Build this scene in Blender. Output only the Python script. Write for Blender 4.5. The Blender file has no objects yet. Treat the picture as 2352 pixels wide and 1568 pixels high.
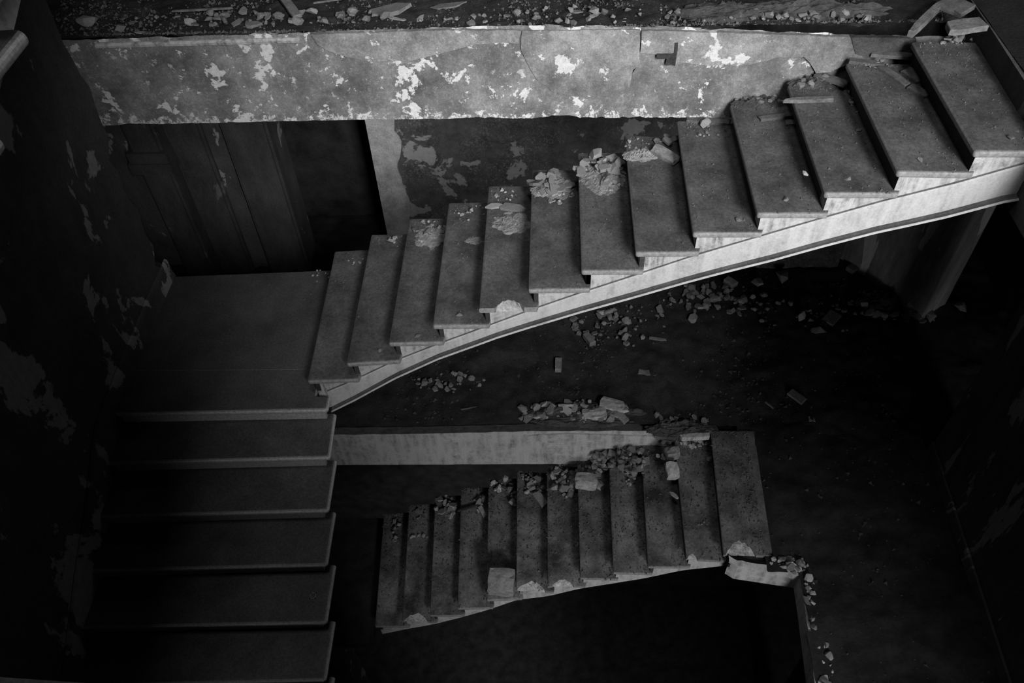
import bpy, bmesh, math, random
from mathutils import Vector, Matrix, noise
from math import pi, sin, cos

SC = bpy.context.scene
COL = SC.collection
random.seed(7)

# ------------------------------------------------------------------ camera
cam_d = bpy.data.cameras.new('camera')
cam = bpy.data.objects.new('camera', cam_d)
COL.objects.link(cam)
cam_d.sensor_width = 36.0
cam_d.lens = 28.797
cam_d.clip_start = 0.05
_cp, _sp, _cy, _sy, _cr, _sr = cos(.8499), sin(.8499), cos(-.0732), sin(-.0732), cos(-.0534), sin(-.0534)
_f = Vector((_sy * _cp, _cy * _cp, -_sp))
_r = Vector((_cy, -_sy, 0))
_u = _r.cross(_f)
_r2 = _cr * _r + _sr * _u
_u2 = -_sr * _r + _cr * _u
cam.matrix_world = Matrix(((_r2.x, _u2.x, -_f.x, 1.80324), (_r2.y, _u2.y, -_f.y, -4.91616),
                           (_r2.z, _u2.z, -_f.z, 2.51883), (0, 0, 0, 1)))
SC.camera = cam

# ------------------------------------------------------------------ world, light, exposure
w = bpy.data.worlds.new('world')
SC.world = w
w.use_nodes = True
w.node_tree.nodes['Background'].inputs[0].default_value = (1, 1, 1, 1)
w.node_tree.nodes['Background'].inputs[1].default_value = 0.008


def area(name, loc, target, sx, sy, power):
    d = bpy.data.lights.new(name, 'AREA')
    d.shape = 'RECTANGLE'
    d.size, d.size_y, d.energy = sx, sy, power
    o = bpy.data.objects.new(name, d)
    COL.objects.link(o)
    o.location = loc
    o.rotation_euler = (Vector(target) - Vector(loc)).to_track_quat('-Z', 'Y').to_euler()
    return o


area('window_light', (6.25, -13.0, 5.6), (2.0, 0, -1.0), 2.3, 7.5, 3500)
area('lower_window_light', (5.2, -13.0, -2.0), (2.0, 0, -4.6), 2.3, 2.6, 230)
area('overhead_fill_light', (1.75, -3.4, 9.5), (1.75, -2.4, 0), 1.6, 2.6, 160)  # added overhead fill, no skylight seen; placed to grade light across left steps
SC.view_settings.view_transform = 'Standard'
SC.view_settings.look = 'None'
SC.view_settings.gamma = 1.0
SC.view_settings.use_curve_mapping = False
SC.view_settings.exposure = 0.0


# ------------------------------------------------------------------ materials
def nt(name, rough=.85):
    m = bpy.data.materials.new(name)
    m.use_nodes = True
    t = m.node_tree
    b = t.nodes['Principled BSDF']
    b.inputs['Roughness'].default_value = rough
    b.inputs['Specular IOR Level'].default_value = .25
    return m, t, b


def node(t, typ, **kw):
    n = t.nodes.new(typ)
    for k, v in kw.items():
        setattr(n, k, v)
    return n


def coords(t, scale=(1, 1, 1), kind='Object', rnd=False):
    tc = node(t, 'ShaderNodeTexCoord')
    mp = node(t, 'ShaderNodeMapping')
    mp.inputs['Scale'].default_value = scale
    t.links.new(tc.outputs[kind], mp.inputs['Vector'])
    if rnd:
        oi = node(t, 'ShaderNodeObjectInfo')
        mu = node(t, 'ShaderNodeMath', operation='MULTIPLY')
        mu.inputs[1].default_value = 50
        t.links.new(oi.outputs['Random'], mu.inputs[0])
        t.links.new(mu.outputs[0], mp.inputs['Location'])
    return mp.outputs[0]


def noisen(t, vec, scale, detail=6, rough=.6, dist=0.0):
    n = node(t, 'ShaderNodeTexNoise')
    n.inputs['Scale'].default_value = scale
    n.inputs['Detail'].default_value = detail
    n.inputs['Roughness'].default_value = rough
    n.inputs['Distortion'].default_value = dist
    t.links.new(vec, n.inputs['Vector'])
    return n.outputs['Fac']


def ramp(t, fac, stops):
    r = node(t, 'ShaderNodeValToRGB')
    el = r.color_ramp.elements
    while len(el) < len(stops):
        el.new(.5)
    for e, (p, v) in zip(el, stops):
        e.position = p
        e.color = (v, v, v, 1)
    t.links.new(fac, r.inputs['Fac'])
    return r.outputs['Color']


def mix(t, fac, a, b, mode='MIX'):
    m = node(t, 'ShaderNodeMix', data_type='RGBA', blend_type=mode)
    for s, v in ((m.inputs[0], fac), (m.inputs[6], a), (m.inputs[7], b)):
        if isinstance(v, (int, float)):
            s.default_value = v if s == m.inputs[0] else (v, v, v, 1)
        else:
            t.links.new(v, s)
    return m.outputs[2]


def bump(t, b, h, strength=.3, dist=.01):
    n = node(t, 'ShaderNodeBump')
    n.inputs['Strength'].default_value = strength
    n.inputs['Distance'].default_value = dist
    t.links.new(h, n.inputs['Height'])
    t.links.new(n.outputs[0], b.inputs['Normal'])


def mat_simple(name, lo, hi, scale=8, rough=.9, bs=.4, bd=.006, rnd=False, fine=60, vary=0.0):
    m, t, b = nt(name, rough)
    v = coords(t, rnd=rnd)
    n1 = noisen(t, v, scale, 8, .65)
    n2 = noisen(t, v, fine, 3, .7)
    c = ramp(t, n1, [(.3, lo), (.7, hi)])
    c = mix(t, .5, c, ramp(t, n2, [(.3, .45), (.7, 1.55)]), 'MULTIPLY')
    if vary:
        oi = node(t, 'ShaderNodeObjectInfo')
        c = mix(t, 1.0, c, ramp(t, oi.outputs['Random'], [(0, 1 - vary), (1, 1.0)]), 'MULTIPLY')
    t.links.new(c, b.inputs['Base Color'])
    bump(t, b, mix(t, .5, n1, n2), bs, bd)
    return m


def mat_step(name, lo, hi, edge, scale, rough=.75, bs=.3, bd=.004, fine=45):
    """worn stone step: dark trodden dust on the level top, cleaner edges paled to paint in nosing highlights"""
    m, t, b = nt(name, rough)
    v = coords(t)
    n1 = noisen(t, v, scale, 8, .65)
    n2 = noisen(t, v, fine, 4, .75)
    n3 = noisen(t, v, 160, 2, .6)
    c = ramp(t, n1, [(.34, lo), (.66, hi)])
    c = mix(t, .75, c, ramp(t, n2, [(.3, .5), (.7, 1.5)]), 'MULTIPLY')
    c = mix(t, .6, c, ramp(t, n3, [(.3, .6), (.7, 1.4)]), 'MULTIPLY')
    ge = node(t, 'ShaderNodeNewGeometry')
    sx = node(t, 'ShaderNodeSeparateXYZ')
    t.links.new(ge.outputs['True Normal'], sx.inputs[0])
    e = ramp(t, sx.outputs['Z'], [(.6, 1), (.985, 0)])
    cl = mix(t, 1.0, edge, ramp(t, n2, [(.3, .55), (.7, 1.2)]), 'MULTIPLY')
    c = mix(t, e, c, cl)
    t.links.new(c, b.inputs['Base Color'])
    bump(t, b, mix(t, .5, n1, n2), bs, bd)
    return m


def mat_peel(name, paint, bare, lo_cut, scale=3.0, stretch=(1, 1, 1), speck=.0, mott=(.6, 1.4), bd=.006, white=None):
    """old paint (albedo `paint`) flaked off in sharp-edged patches down to plaster (albedo `bare`)"""
    m, t, b = nt(name, .9)
    v = coords(t, stretch)
    n = noisen(t, v, scale, 10, .62, .3)
    peel = ramp(t, n, [(lo_cut, 0), (lo_cut + .012, 1)])
    mo = noisen(t, v, scale * 1.7, 9, .7)
    fine = noisen(t, v, 90, 3, .7)
    pa = mix(t, 1.0, ramp(t, mo, [(.28, mott[0] * paint), (.72, mott[1] * paint)]),
             ramp(t, fine, [(.3, .75), (.7, 1.25)]), 'MULTIPLY')
    if speck:
        big = noisen(t, v, scale * .8, 3, .5)
        sp = noisen(t, v, 55, 10, .8)
        s = node(t, 'ShaderNodeMath', operation='MULTIPLY')
        t.links.new(ramp(t, sp, [(.52, 0), (.6, 1)]), s.inputs[0])
        t.links.new(ramp(t, big, [(.42, 0), (.6, 1)]), s.inputs[1])
        pa = mix(t, s.outputs[0], pa, mix(t, speck, pa, bare))
    ba = mix(t, 1.0, bare, ramp(t, noisen(t, v, 20, 6, .7), [(.25, .7), (.7, 1.1)]), 'MULTIPLY')
    c = mix(t, peel, pa, ba)
    t.links.new(c, b.inputs['Base Color'])
    h = node(t, 'ShaderNodeMath', operation='SUBTRACT')
    t.links.new(fine, h.inputs[0])
    t.links.new(peel, h.inputs[1])
    bump(t, b, h.outputs[0], .5, bd)
    return m


def mat_beam(name, paint, bare, cut, off=0.0):
    """grey paint, blotched and rubbed, flaked off in ragged patches of several sizes"""
    m, t, b = nt(name, .9)
    tc = node(t, 'ShaderNodeTexCoord')
    mp = node(t, 'ShaderNodeMapping')
    mp.inputs['Location'].default_value = (off, 0, off)
    t.links.new(tc.outputs['Object'], mp.inputs['Vector'])
    v = mp.outputs[0]
    big = noisen(t, v, 4.2, 12, .66, .25)
    mid = noisen(t, v, 11, 10, .68, .2)
    area_ = noisen(t, v, 1.3, 3, .5)
    fine = noisen(t, v, 110, 4, .75)
    blot = noisen(t, v, 2.6, 10, .72)
    rub = noisen(t, v, 38, 12, .82)
    p1 = ramp(t, big, [(cut, 0), (cut + .010, 1)])
    p2 = ramp(t, mid, [(cut + .02, 0), (cut + .032, 1)])
    gate = ramp(t, area_, [(.44, 0), (.56, 1)])
    g2 = mix(t, 1.0, p2, gate, 'MULTIPLY')
    peel = mix(t, 1.0, p1, g2, 'LIGHTEN')
    # plaster worn bare along the lower arris
    sz = node(t, 'ShaderNodeSeparateXYZ')
    t.links.new(tc.outputs['Object'], sz.inputs[0])
    ma = node(t, 'ShaderNodeMath', operation='MULTIPLY_ADD')
    t.links.new(mid, ma.inputs[0])
    ma.inputs[1].default_value = -.5
    t.links.new(sz.outputs['Z'], ma.inputs[2])
    mr = node(t, 'ShaderNodeMapRange')
    t.links.new(ma.outputs[0], mr.inputs['Value'])
    mr.inputs['From Min'].default_value = -.975
    mr.inputs['From Max'].default_value = -.960
    mr.inputs['To Min'].default_value = 1
    mr.inputs['To Max'].default_value = 0
    peel = mix(t, 1.0, peel, mix(t, 1.0, mr.outputs[0], ramp(t, rub, [(.42, 0), (.5, 1)]), 'MULTIPLY'), 'LIGHTEN')
    pa = ramp(t, blot, [(.3, paint * .33), (.5, paint), (.68, paint * 1.9)])
    pa = mix(t, .8, pa, ramp(t, fine, [(.3, .6), (.7, 1.4)]), 'MULTIPLY')
    rg = mix(t, 1.0, ramp(t, rub, [(.5, 0), (.62, 1)]), ramp(t, blot, [(.4, .15), (.6, 1)]), 'MULTIPLY')
    pa = mix(t, rg, pa, paint * .5 + bare * .45)
    ba = mix(t, 1.0, bare, ramp(t, rub, [(.3, .62), (.6, 1.08)]), 'MULTIPLY')
    c = mix(t, peel, pa, ba)
    t.links.new(c, b.inputs['Base Color'])
    h = node(t, 'ShaderNodeMath', operation='SUBTRACT')
    t.links.new(fine, h.inputs[0])
    t.links.new(peel, h.inputs[1])
    bump(t, b, h.outputs[0], .6, .006)
    return m


def mat_streaked(name, base, lo, scale=1.0, bd=.004, amount=.5):
    """whitewashed plaster with vertical dirty streaks and spots"""
    m, t, b = nt(name, .85)
    v1 = coords(t, (14, 14, 1.6))
    v2 = coords(t)
    st = noisen(t, v1, 2.2 * scale, 5, .6)
    sp = noisen(t, v2, 9, 9, .75)
    fi = noisen(t, v2, 70, 4, .7)
    k = node(t, 'ShaderNodeMath', operation='MULTIPLY')
    t.links.new(ramp(t, st, [(.38, 1), (.62, 0)]), k.inputs[0])
    t.links.new(ramp(t, sp, [(.4, 1), (.6, 0)]), k.inputs[1])
    k2 = node(t, 'ShaderNodeMath', operation='MULTIPLY')
    t.links.new(k.outputs[0], k2.inputs[0])
    k2.inputs[1].default_value = amount
    c = mix(t, k2.outputs[0], base, lo)
    c = mix(t, 1.0, c, ramp(t, fi, [(.25, .8), (.6, 1.04)]), 'MULTIPLY')
    t.links.new(c, b.inputs['Base Color'])
    bump(t, b, mix(t, .4, fi, sp), .35, bd)
    return m


M = {}
M['tread'] = mat_step('worn_step_stone', .045, .112, .24, 4.2, .72)
M['tread_low'] = mat_step('dirty_step_stone', .03, .2, .22, 3.2, .85, .5, .006, 40)
M['tread_left'] = mat_step('dusty_step_stone', .045, .08, .46, 4, .6, .25, .003, 60)
M['landing_stone'] = mat_step('landing_stone', .045, .08, .42, 3, .6, .25, .003, 60)
M['white'] = mat_streaked('whitewashed_stringer', .46, .07, 1.0, .006, .85)
M['white_clean'] = mat_streaked('whitewashed_band', .46, .2, .6, .003, .6)
M['core'] = mat_simple('crumbled_core', .16, .5, 18, .95, .8, .012)
M['beam'] = mat_beam('flaking_grey_paint', .15, .62, .572)
M['beam_low'] = mat_streaked('stained_beam_plaster', .44, .13, .5, .004, .8)
M['layer'] = mat_beam('lifted_plaster_skin', .19, .6, .6, 7.3)
M['wall_left'] = mat_peel('dark_flaking_wall', .07, .32, .575, 2.4, (1, 1, .6), .0, (.6, 1.4))
M['wall_back'] = mat_peel('grey_flaking_wall', .07, .3, .56, 2.8, (1, 1, 1), .6, (.3, 1.7))
M['pilaster'] = mat_peel('dark_pilaster_plaster', .055, .15, .6, 2.6, (1, 1, .4), .0, (.5, 1.5))
M['wall_right'] = mat_peel('streaked_right_wall', .07, .3, .6, 1.8, (2.2, 2.2, .45), .0, (.5, 1.5))
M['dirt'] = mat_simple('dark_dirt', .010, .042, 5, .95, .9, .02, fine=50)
M['grit'] = mat_simple('rubble_grit', .05, .13, 8, .95, .3, .004)
M['chip'] = mat_simple('pale_plaster_chip', .25, .5, 20, .9, .5, .006, rnd=True, vary=.3)
M['chip_dark'] = mat_simple('dusty_rubble', .1, .3, 16, .95, .6, .008, rnd=True, vary=.3)
M['chip_mid'] = mat_simple('grey_plaster_shard', .16, .3, 16, .9, .5, .006, rnd=True, vary=.35)
M['wood'] = mat_simple('weathered_wood', .06, .13, 12, .85, .5, .004, rnd=True)
M['wood_pale'] = mat_simple('splintered_wood', .08, .19, 14, .85, .8, .008, rnd=True)
M['dusty_floor'] = mat_simple('trodden_dusty_floor', .008, .028, 2.2, .95, .8, .015, fine=30)
M['strip'] = mat_simple('pale_corner_plaster', .2, .5, 5, .9, .4, .006)
M['grit_dark'] = mat_simple('dark_floor_grit', .02, .07, 8, .95, .3, .004)
M['bank'] = mat_simple('dark_rubble_bank', .022, .08, 9, .95, .9, .015, fine=70)
M['smear'] = mat_simple('plaster_smear', .12, .3, 12, .95, .8, .01, fine=90)
M['pier'] = mat_peel('streaked_pier', .3, .75, .6, 1.9, (2.0, 2.0, .4), .0, (.4, 1.6))
M['soot'] = mat_simple('sooty_dirt', .004, .014, 5, .95, .9, .015, fine=50)
M['riser'] = mat_simple('shaded_riser_stone', .022, .05, 6, .9, .4, .004)  # tread stone darkened: the shade under the nosings put into the riser colour
M['grime'] = mat_simple('ledge_grime', .05, .11, 9, .95, .5, .004)
M['hole_shade_stick'] = mat_simple('dark_hole_shade_stick', .02, .05, 20, .7, .4, .004)  # near-black of the painted hole shade in the beam, also a thin stick
M['dust'] = mat_simple('pale_plaster_dust', .22, .42, 10, .95, .9, .012, fine=90)


# ------------------------------------------------------------------ object helpers
def link(name, bm, mat, parent=None, smooth=False, loc=None):
    bm.normal_update()
    me = bpy.data.meshes.new(name)
    bm.to_mesh(me)
    bm.free()
    if smooth:
        for p in me.polygons:
            p.use_smooth = True
    me.materials.append(M[mat] if isinstance(mat, str) else mat)
    o = bpy.data.objects.new(name, me)
    COL.objects.link(o)
    if parent:
        o.parent = parent
    if loc:
        o.location = loc
    return o


def empty(name, loc=(0, 0, 0)):
    o = bpy.data.objects.new(name, None)
    o.empty_display_size = .1
    COL.objects.link(o)
    o.location = loc
    return o


def tag(o, label=None, cat=None, group=None, kind=None):
    for k, v in (('label', label), ('category', cat), ('group', group), ('kind', kind)):
        if v:
            o[k] = v
    return o


def box(bm, x0, x1, y0, y1, z0, z1):
    v = [bm.verts.new((x, y, z)) for z in (z0, z1) for y in (y0, y1) for x in (x0, x1)]
    for f in ((0, 2, 3, 1), (4, 5, 7, 6), (0, 1, 5, 4), (1, 3, 7, 5), (3, 2, 6, 7), (2, 0, 4, 6)):
        bm.faces.new([v[i] for i in f])
    return v


def prism(bm, poly, z0, z1):
    """vertical extrusion of a plan polygon (counter-clockwise)"""
    lo = [bm.verts.new((p[0], p[1], z0)) for p in poly]
    hi = [bm.verts.new((p[0], p[1], z1)) for p in poly]
    n = len(poly)
    bm.faces.new(hi)
    bm.faces.new(lo[::-1])
    for i in range(n):
        bm.faces.new((lo[i], lo[(i + 1) % n], hi[(i + 1) % n], hi[i]))
    return lo, hi


def slab(poly, z, th, rnd, r=.017, seg=4):
    """stone slab with bullnosed edges: rnd = indices of plan edges (i -> i+1) that are rounded"""
    bm = bmesh.new()
    lo, hi = prism(bm, poly, z - th, z)
    n = len(poly)
    ed = []
    for i in rnd:
        a, b = i, (i + 1) % n
        for ring in (lo, hi):
            ed.append(bm.edges.get((ring[a], ring[b])))
    for i in range(n):
        if i in rnd and (i - 1) % n in rnd:
            ed.append(bm.edges.get((lo[i], hi[i])))
    bmesh.ops.bevel(bm, geom=[e for e in ed if e], offset=r, segments=seg, profile=.5, affect='EDGES')
    return bm


def lerp_tab(tab, x):
    if x <= tab[0][0]:
        return tab[0][1]
    for (a, va), (b, vb) in zip(tab, tab[1:]):
        if x <= b:
            return va + (vb - va) * (x - a) / (b - a)
    return tab[-1][1]


def fbm(x, y, s, seed=0.0, oct=4):
    return noise.fractal(Vector((x * s, y * s, seed)), 1.0, 2.0, oct)


def ground(name, poly_fn, x0, x1, y0, y1, z, dx, amp, sc, mat, parent=None, seed=0.0, cap=None):
    """uneven rubble-strewn surface; poly_fn(x, y) says where it exists"""
    bm = bmesh.new()
    nx, ny = int((x1 - x0) / dx) + 1, int((y1 - y0) / dx) + 1
    g = {}
    for i in range(nx + 1):
        for j in range(ny + 1):
            x, y = x0 + (x1 - x0) * i / nx, y0 + (y1 - y0) * j / ny
            h = amp * (fbm(x, y, sc, seed) + .5 * abs(fbm(x, y, sc * 4, seed + 5)) + .25 * fbm(x, y, sc * 11, seed + 9, 2))
            g[i, j] = (x, y, min(z + h, cap(x, y)) if cap else z + h)
    vs = {}
    def V(k):
        if k not in vs:
            vs[k] = bm.verts.new(g[k])
        return vs[k]
    for i in range(nx):
        for j in range(ny):
            a = g[i, j]
            b = g[i + 1, j + 1]
            if poly_fn((a[0] + b[0]) / 2, (a[1] + b[1]) / 2):
                bm.faces.new((V((i, j)), V((i + 1, j)), V((i + 1, j + 1)), V((i, j + 1))))
    return link(name, bm, mat, parent, True)


R_ = .153
LZ = -2.142
F1Z = -4.357
F2Z = -.08
AT = {k: -(14 - k) * R_ for k in range(0, 15)}
CT = {k: F1Z - (11 - k) * R_ for k in range(-1, 12)}
# far and near nosing corners of the upper flight, k = 1..14 (x, y)
AF = {1: (.024, .008), 2: (.348, .036), 3: (.677, .051), 4: (1.003, .054), 5: (1.322, .064), 6: (1.656, .061), 7: (1.991, .049),
      8: (2.321, .049), 9: (2.665, -.015), 10: (2.999, -.058), 11: (3.343, -.076), 12: (3.677, -.081), 13: (4.026, -.111), 14: (4.36, -.13)}
AN = {1: (.067, -1.344), 2: (.371, -1.309), 3: (.684, -1.252), 4: (1.002, -1.229), 5: (1.325, -1.213), 6: (1.652, -1.193), 7: (1.989, -1.18),
      8: (2.317, -1.18), 9: (2.646, -1.176), 10: (2.996, -1.182), 11: (3.341, -1.191), 12: (3.691, -1.203), 13: (4.034, -1.238), 14: (4.37, -1.25)}
CF = {0: (-.174, -.135), 1: (.143, -.096), 2: (.463, -.067), 3: (.774, -.043), 4: (1.096, -.026), 5: (1.421, .002), 6: (1.753, -.032),
      7: (2.08, -.04), 8: (2.41, -.045), 9: (2.738, -.055), 10: (3.064, -.062), 11: (3.408, -.085), 12: (3.768, -.086)}
CN = {0: (-.085, -1.48), 1: (.229, -1.474), 2: (.542, -1.478), 3: (.842, -1.463), 4: (1.149, -1.436), 5: (1.453, -1.39), 6: (1.77, -1.414),
      7: (2.083, -1.398), 8: (2.391, -1.411), 9: (2.706, -1.42), 10: (3.043, -1.407), 11: (3.353, -1.438), 12: (3.72, -1.45)}
A_NEAR = [AN[k] for k in range(1, 15)]
C_NEAR = [CN[k] for k in range(0, 13)]
A_BOT = [(p[0], p[2]) for p in ((0.165, -1.300, -2.362), (0.547, -1.260, -2.137), (1.004, -1.220, -1.873), (1.431, -1.190, -1.670), (1.933, -1.170, -1.469), (2.453, -1.155, -1.256), (2.848, -1.155, -1.094), (3.148, -1.155, -0.977), (3.436, -1.160, -0.850), (3.863, -1.180, -0.672), (4.303, -1.210, -0.483))]
A_BOT.append((4.5, A_BOT[-1][1] + .05))


def up(o):
    return o


# ================================================================== SETTING
def wall(name, bm, mat):
    o = link(name, bm, mat)
    tag(o, kind='structure')
    return o


def quad_wall(bm, p0, p1, z0, z1, th, jag=0.0):
    """upright wall slab between plan points p0 and p1; thickness goes to the left of p0->p1"""
    d = Vector((p1[0] - p0[0], p1[1] - p0[1]))
    n = Vector((-d.y, d.x)).normalized() * th
    prism(bm, [p0, p1, (p1[0] + n.x, p1[1] + n.y), (p0[0] + n.x, p0[1] + n.y)], z0, z1)


# left wall with its broken end (arris) towards the gallery
bm = bmesh.new()
zs = [-13.4 + .12 * i for i in range(0, 131)]
edge = []
for z in zs:
    e = -.06 + .05 * fbm(z, 3.3, 2.2, 1.0) + (.07 * fbm(z, 1.3, 6.0, 4.0) if -2.3 < z < -.8 else .02 * fbm(z, 1.3, 6, 4))
    if -2.1 < z < -.9:
        e -= .13
    edge.append(e)
rows = []
for z, e in zip(zs, edge):
    rows.append([bm.verts.new(p) for p in ((-1.35, -6.5, z), (-1.35, -3, z), (-1.35, e - .25, z), (-1.35, e, z), (-1.40, e + .06, z), (-1.75, .1, z))])
for a, b in zip(rows, rows[1:]):
    for i in range(5):
        bm.faces.new((a[i], a[i + 1], b[i + 1], b[i]))
wall('wall_left', bm, 'wall_left')

# back wall of the gallery below the upper floor: pieces on either side of a door opening
bm = bmesh.new()
quad_wall(bm, (-.11, 2.3), (5.2, 2.3), F1Z - .2, -.3, -.0 + .35)
wall('wall_back', bm, 'wall_back')
bm = bmesh.new()
box(bm, -4.5, -1.16, 2.34, 2.7, F1Z - .2, -.3)
wall('wall_back_left', bm, 'wall_left')


def pilaster(x0, x1, y0, z0, z1, niche=None):
    bm = bmesh.new()
    box(bm, x0, x1, y0, 2.36, z0, z1)
    return bm


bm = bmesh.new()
box(bm, -4.5, 6.9, 2.36, 2.7, -13.4, F1Z - .2)  # wall below split off and near black: well shade put into its colour
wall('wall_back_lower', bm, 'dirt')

# paler plaster strip along the corner of the back wall, torn off along its right edge
bm = bmesh.new()
rr = []
for i in range(60):
    z = F1Z + (4.0 * i / 59)
    xr = .17 + .07 * fbm(z, 0, 2.2, 4.0) + .03 * fbm(z, 0, 9, 2.0)
    rr.append([bm.verts.new(p) for p in ((-.118, 2.34, z), (-.118, 2.285, z), (xr, 2.283, z), (xr + .004, 2.302, z))])
for a, b in zip(rr, rr[1:]):
    for i in range(3):
        bm.faces.new((a[i], a[i + 1], b[i + 1], b[i]))
wall('wall_back_plaster', bm, 'strip')

# pilasters of the left gallery wall
for i, (x0, x1, y0) in enumerate(((-2.62, -2.28, 2.12), (-2.26, -1.86, 2.26), (-1.62, -1.13, 2.2))):
    bm = pilaster(x0, x1, y0, F1Z - .1, -.3)
    bmesh.ops.bevel(bm, geom=bm.edges[:], offset=.03, segments=2, affect='EDGES')
    o = wall('wall_pilaster', bm, 'pilaster')
bm = bmesh.new()
box(bm, -2.68, -2.22, 2.06, 2.3, -2.75, -2.62)
box(bm, -2.66, -2.24, 2.08, 2.3, -2.62, -2.5)
wall('trim_1', bm, 'pilaster')
# far wall behind the door opening
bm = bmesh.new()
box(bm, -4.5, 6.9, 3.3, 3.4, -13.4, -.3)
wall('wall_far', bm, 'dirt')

# right wall with a deep opening and a pier at the back
bm = bmesh.new()
quad_wall(bm, (5.52, -.28), (5.30, -6.5), -13.4, -.55, .4)
wall('wall_right', bm, 'wall_right')
bm = bmesh.new()
quad_wall(bm, (5.92, 1.45), (5.48, 2.12), F1Z - .2, -.55, -.4)
quad_wall(bm, (5.48, 2.12), (5.2, 2.5), F1Z - .2, -.55, -.4)
wall('wall_right_pier', bm, 'pier')
bm = bmesh.new()
quad_wall(bm, (5.50, -.30), (5.28, -6.5), F1Z, F1Z + .14, -.022)
wall('baseboard_right', bm, 'wall_right')
bm = bmesh.new()
quad_wall(bm, (6.9, -1.5), (6.9, 3.4), F1Z - .6, -.1, -.1)
wall('wall_far_right', bm, 'dirt')

# unseen front wall added behind the viewer, open at right, shading the left side
bm = bmesh.new()
box(bm, -1.75, 2.98, -6.9, -6.62, -13.4, 8)
box(bm, 6.6, 7.2, -6.9, -6.62, -6, 8)
box(bm, 2.98, 6.6, -6.9, -6.62, -.7, .1)
box(bm, 2.98, 6.6, -6.9, -6.62, -6, -4.34)
wall('wall_light_gate', bm, 'wall_right')

# skirting that follows landing and left flight
bm = bmesh.new()
pts = [(-.12, LZ + .19), (-.55, LZ + .19), (-1.1, LZ + .17), (-1.42, LZ + .15), (-1.75, LZ + .12), (-2.2, -2.28), (-2.6, -2.47), (-3.1, -2.74), (-4.4, -3.36)]
pr_ = []
for y, z in pts:
    pr_.append([bm.verts.new(p) for p in ((-1.345, y, z + .01), (-1.328, y, z), (-1.322, y, z - .03), (-1.326, y, z - .04), (-1.326, y, z - .5))])
for a, b in zip(pr_, pr_[1:]):
    for i in range(4):
        bm.faces.new((a[i], b[i], b[i + 1], a[i + 1]))
wall('baseboard_left', bm, 'wall_left')

# ---- upper floor: gallery slab with the plastered edge beam
fl2 = empty('floor')
tag(fl2, kind='structure')
bm = bmesh.new()
N = 300
top, bot = [], []
for i in range(N + 1):
    x = -1.46 + 5.86 * i / N
    rag = .012 * max(0, fbm(x, 0, 6, 2.0)) + .02 * max(0, fbm(x, 0, 2.0, 7.0) - .1)
    if 1.2 < x < 2.75:
        rag += .018 * abs(fbm(x, 0, 9, 3.0)) + .02 * max(0, fbm(x, 0, 3, 11.0))
    zt = lerp_tab([(-1.4, -.115), (.2, -.085), (1.6, -.063), (2.6, -.092), (3.7, -.165), (4.4, -.19)], x) + .012 * fbm(x, 0, 7, 8.0)
    zb = lerp_tab([(-1.42, -.764), (.5, -.74), (2.0, -.748), (2.65, -.757), (4.4, -.76)], x) + rag
    top.append((x, zt))
    bot.append((x, zb))
rr = []
for (x, zt), (_, zb) in zip(top, bot):
    rr.append([bm.verts.new(p) for p in ((x, .4, zb), (x, .01, zb), (x, 0, zb + .006), (x, 0, zt - .012), (x, .012, zt), (x, .06, zt - .06))])
for a, b in zip(rr, rr[1:]):
    for i in range(5):
        bm.faces.new((a[i], b[i], b[i + 1], a[i + 1]))
link('beam', bm, 'beam', fl2)
bm = bmesh.new()
box(bm, -4.5, 4.39, .3, 3.6, -.5, -.16)
link('slab', bm, 'dirt', fl2)
ground('dirt_cover', lambda x, y: True, -4.5, 6.2, .004, 1.6, F2Z - .015, .022, .03, 1.7, 'dirt', fl2, 3.0)


def plaster_layer(pts, th, parent, mat='layer'):
    bm = bmesh.new()
    # outline densified with a small ragged wander
    ring = []
    n = len(pts)
    for i in range(n):
        a, b = Vector(pts[i]), Vector(pts[(i + 1) % n])
        k = max(1, int((b - a).length / .025))
        for j in range(k):
            p = a.lerp(b, j / k)
            ring.append((p.x + .006 * fbm(p.x, p.z, 14, 1.0), p.z + .006 * fbm(p.x, p.z, 14, 6.0)))
    fr = [bm.verts.new((x, -th, z)) for x, z in ring]
    bk = [bm.verts.new((x, .004, z)) for x, z in ring]
    f = bm.faces.new(fr)
    m = len(ring)
    for i in range(m):
        bm.faces.new((fr[i], bk[i], bk[(i + 1) % m], fr[(i + 1) % m]))
    bmesh.ops.triangulate(bm, faces=[f])
    bmesh.ops.recalc_face_normals(bm, faces=bm.faces[:])
    return link('plaster_layer', bm, mat, parent)


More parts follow.
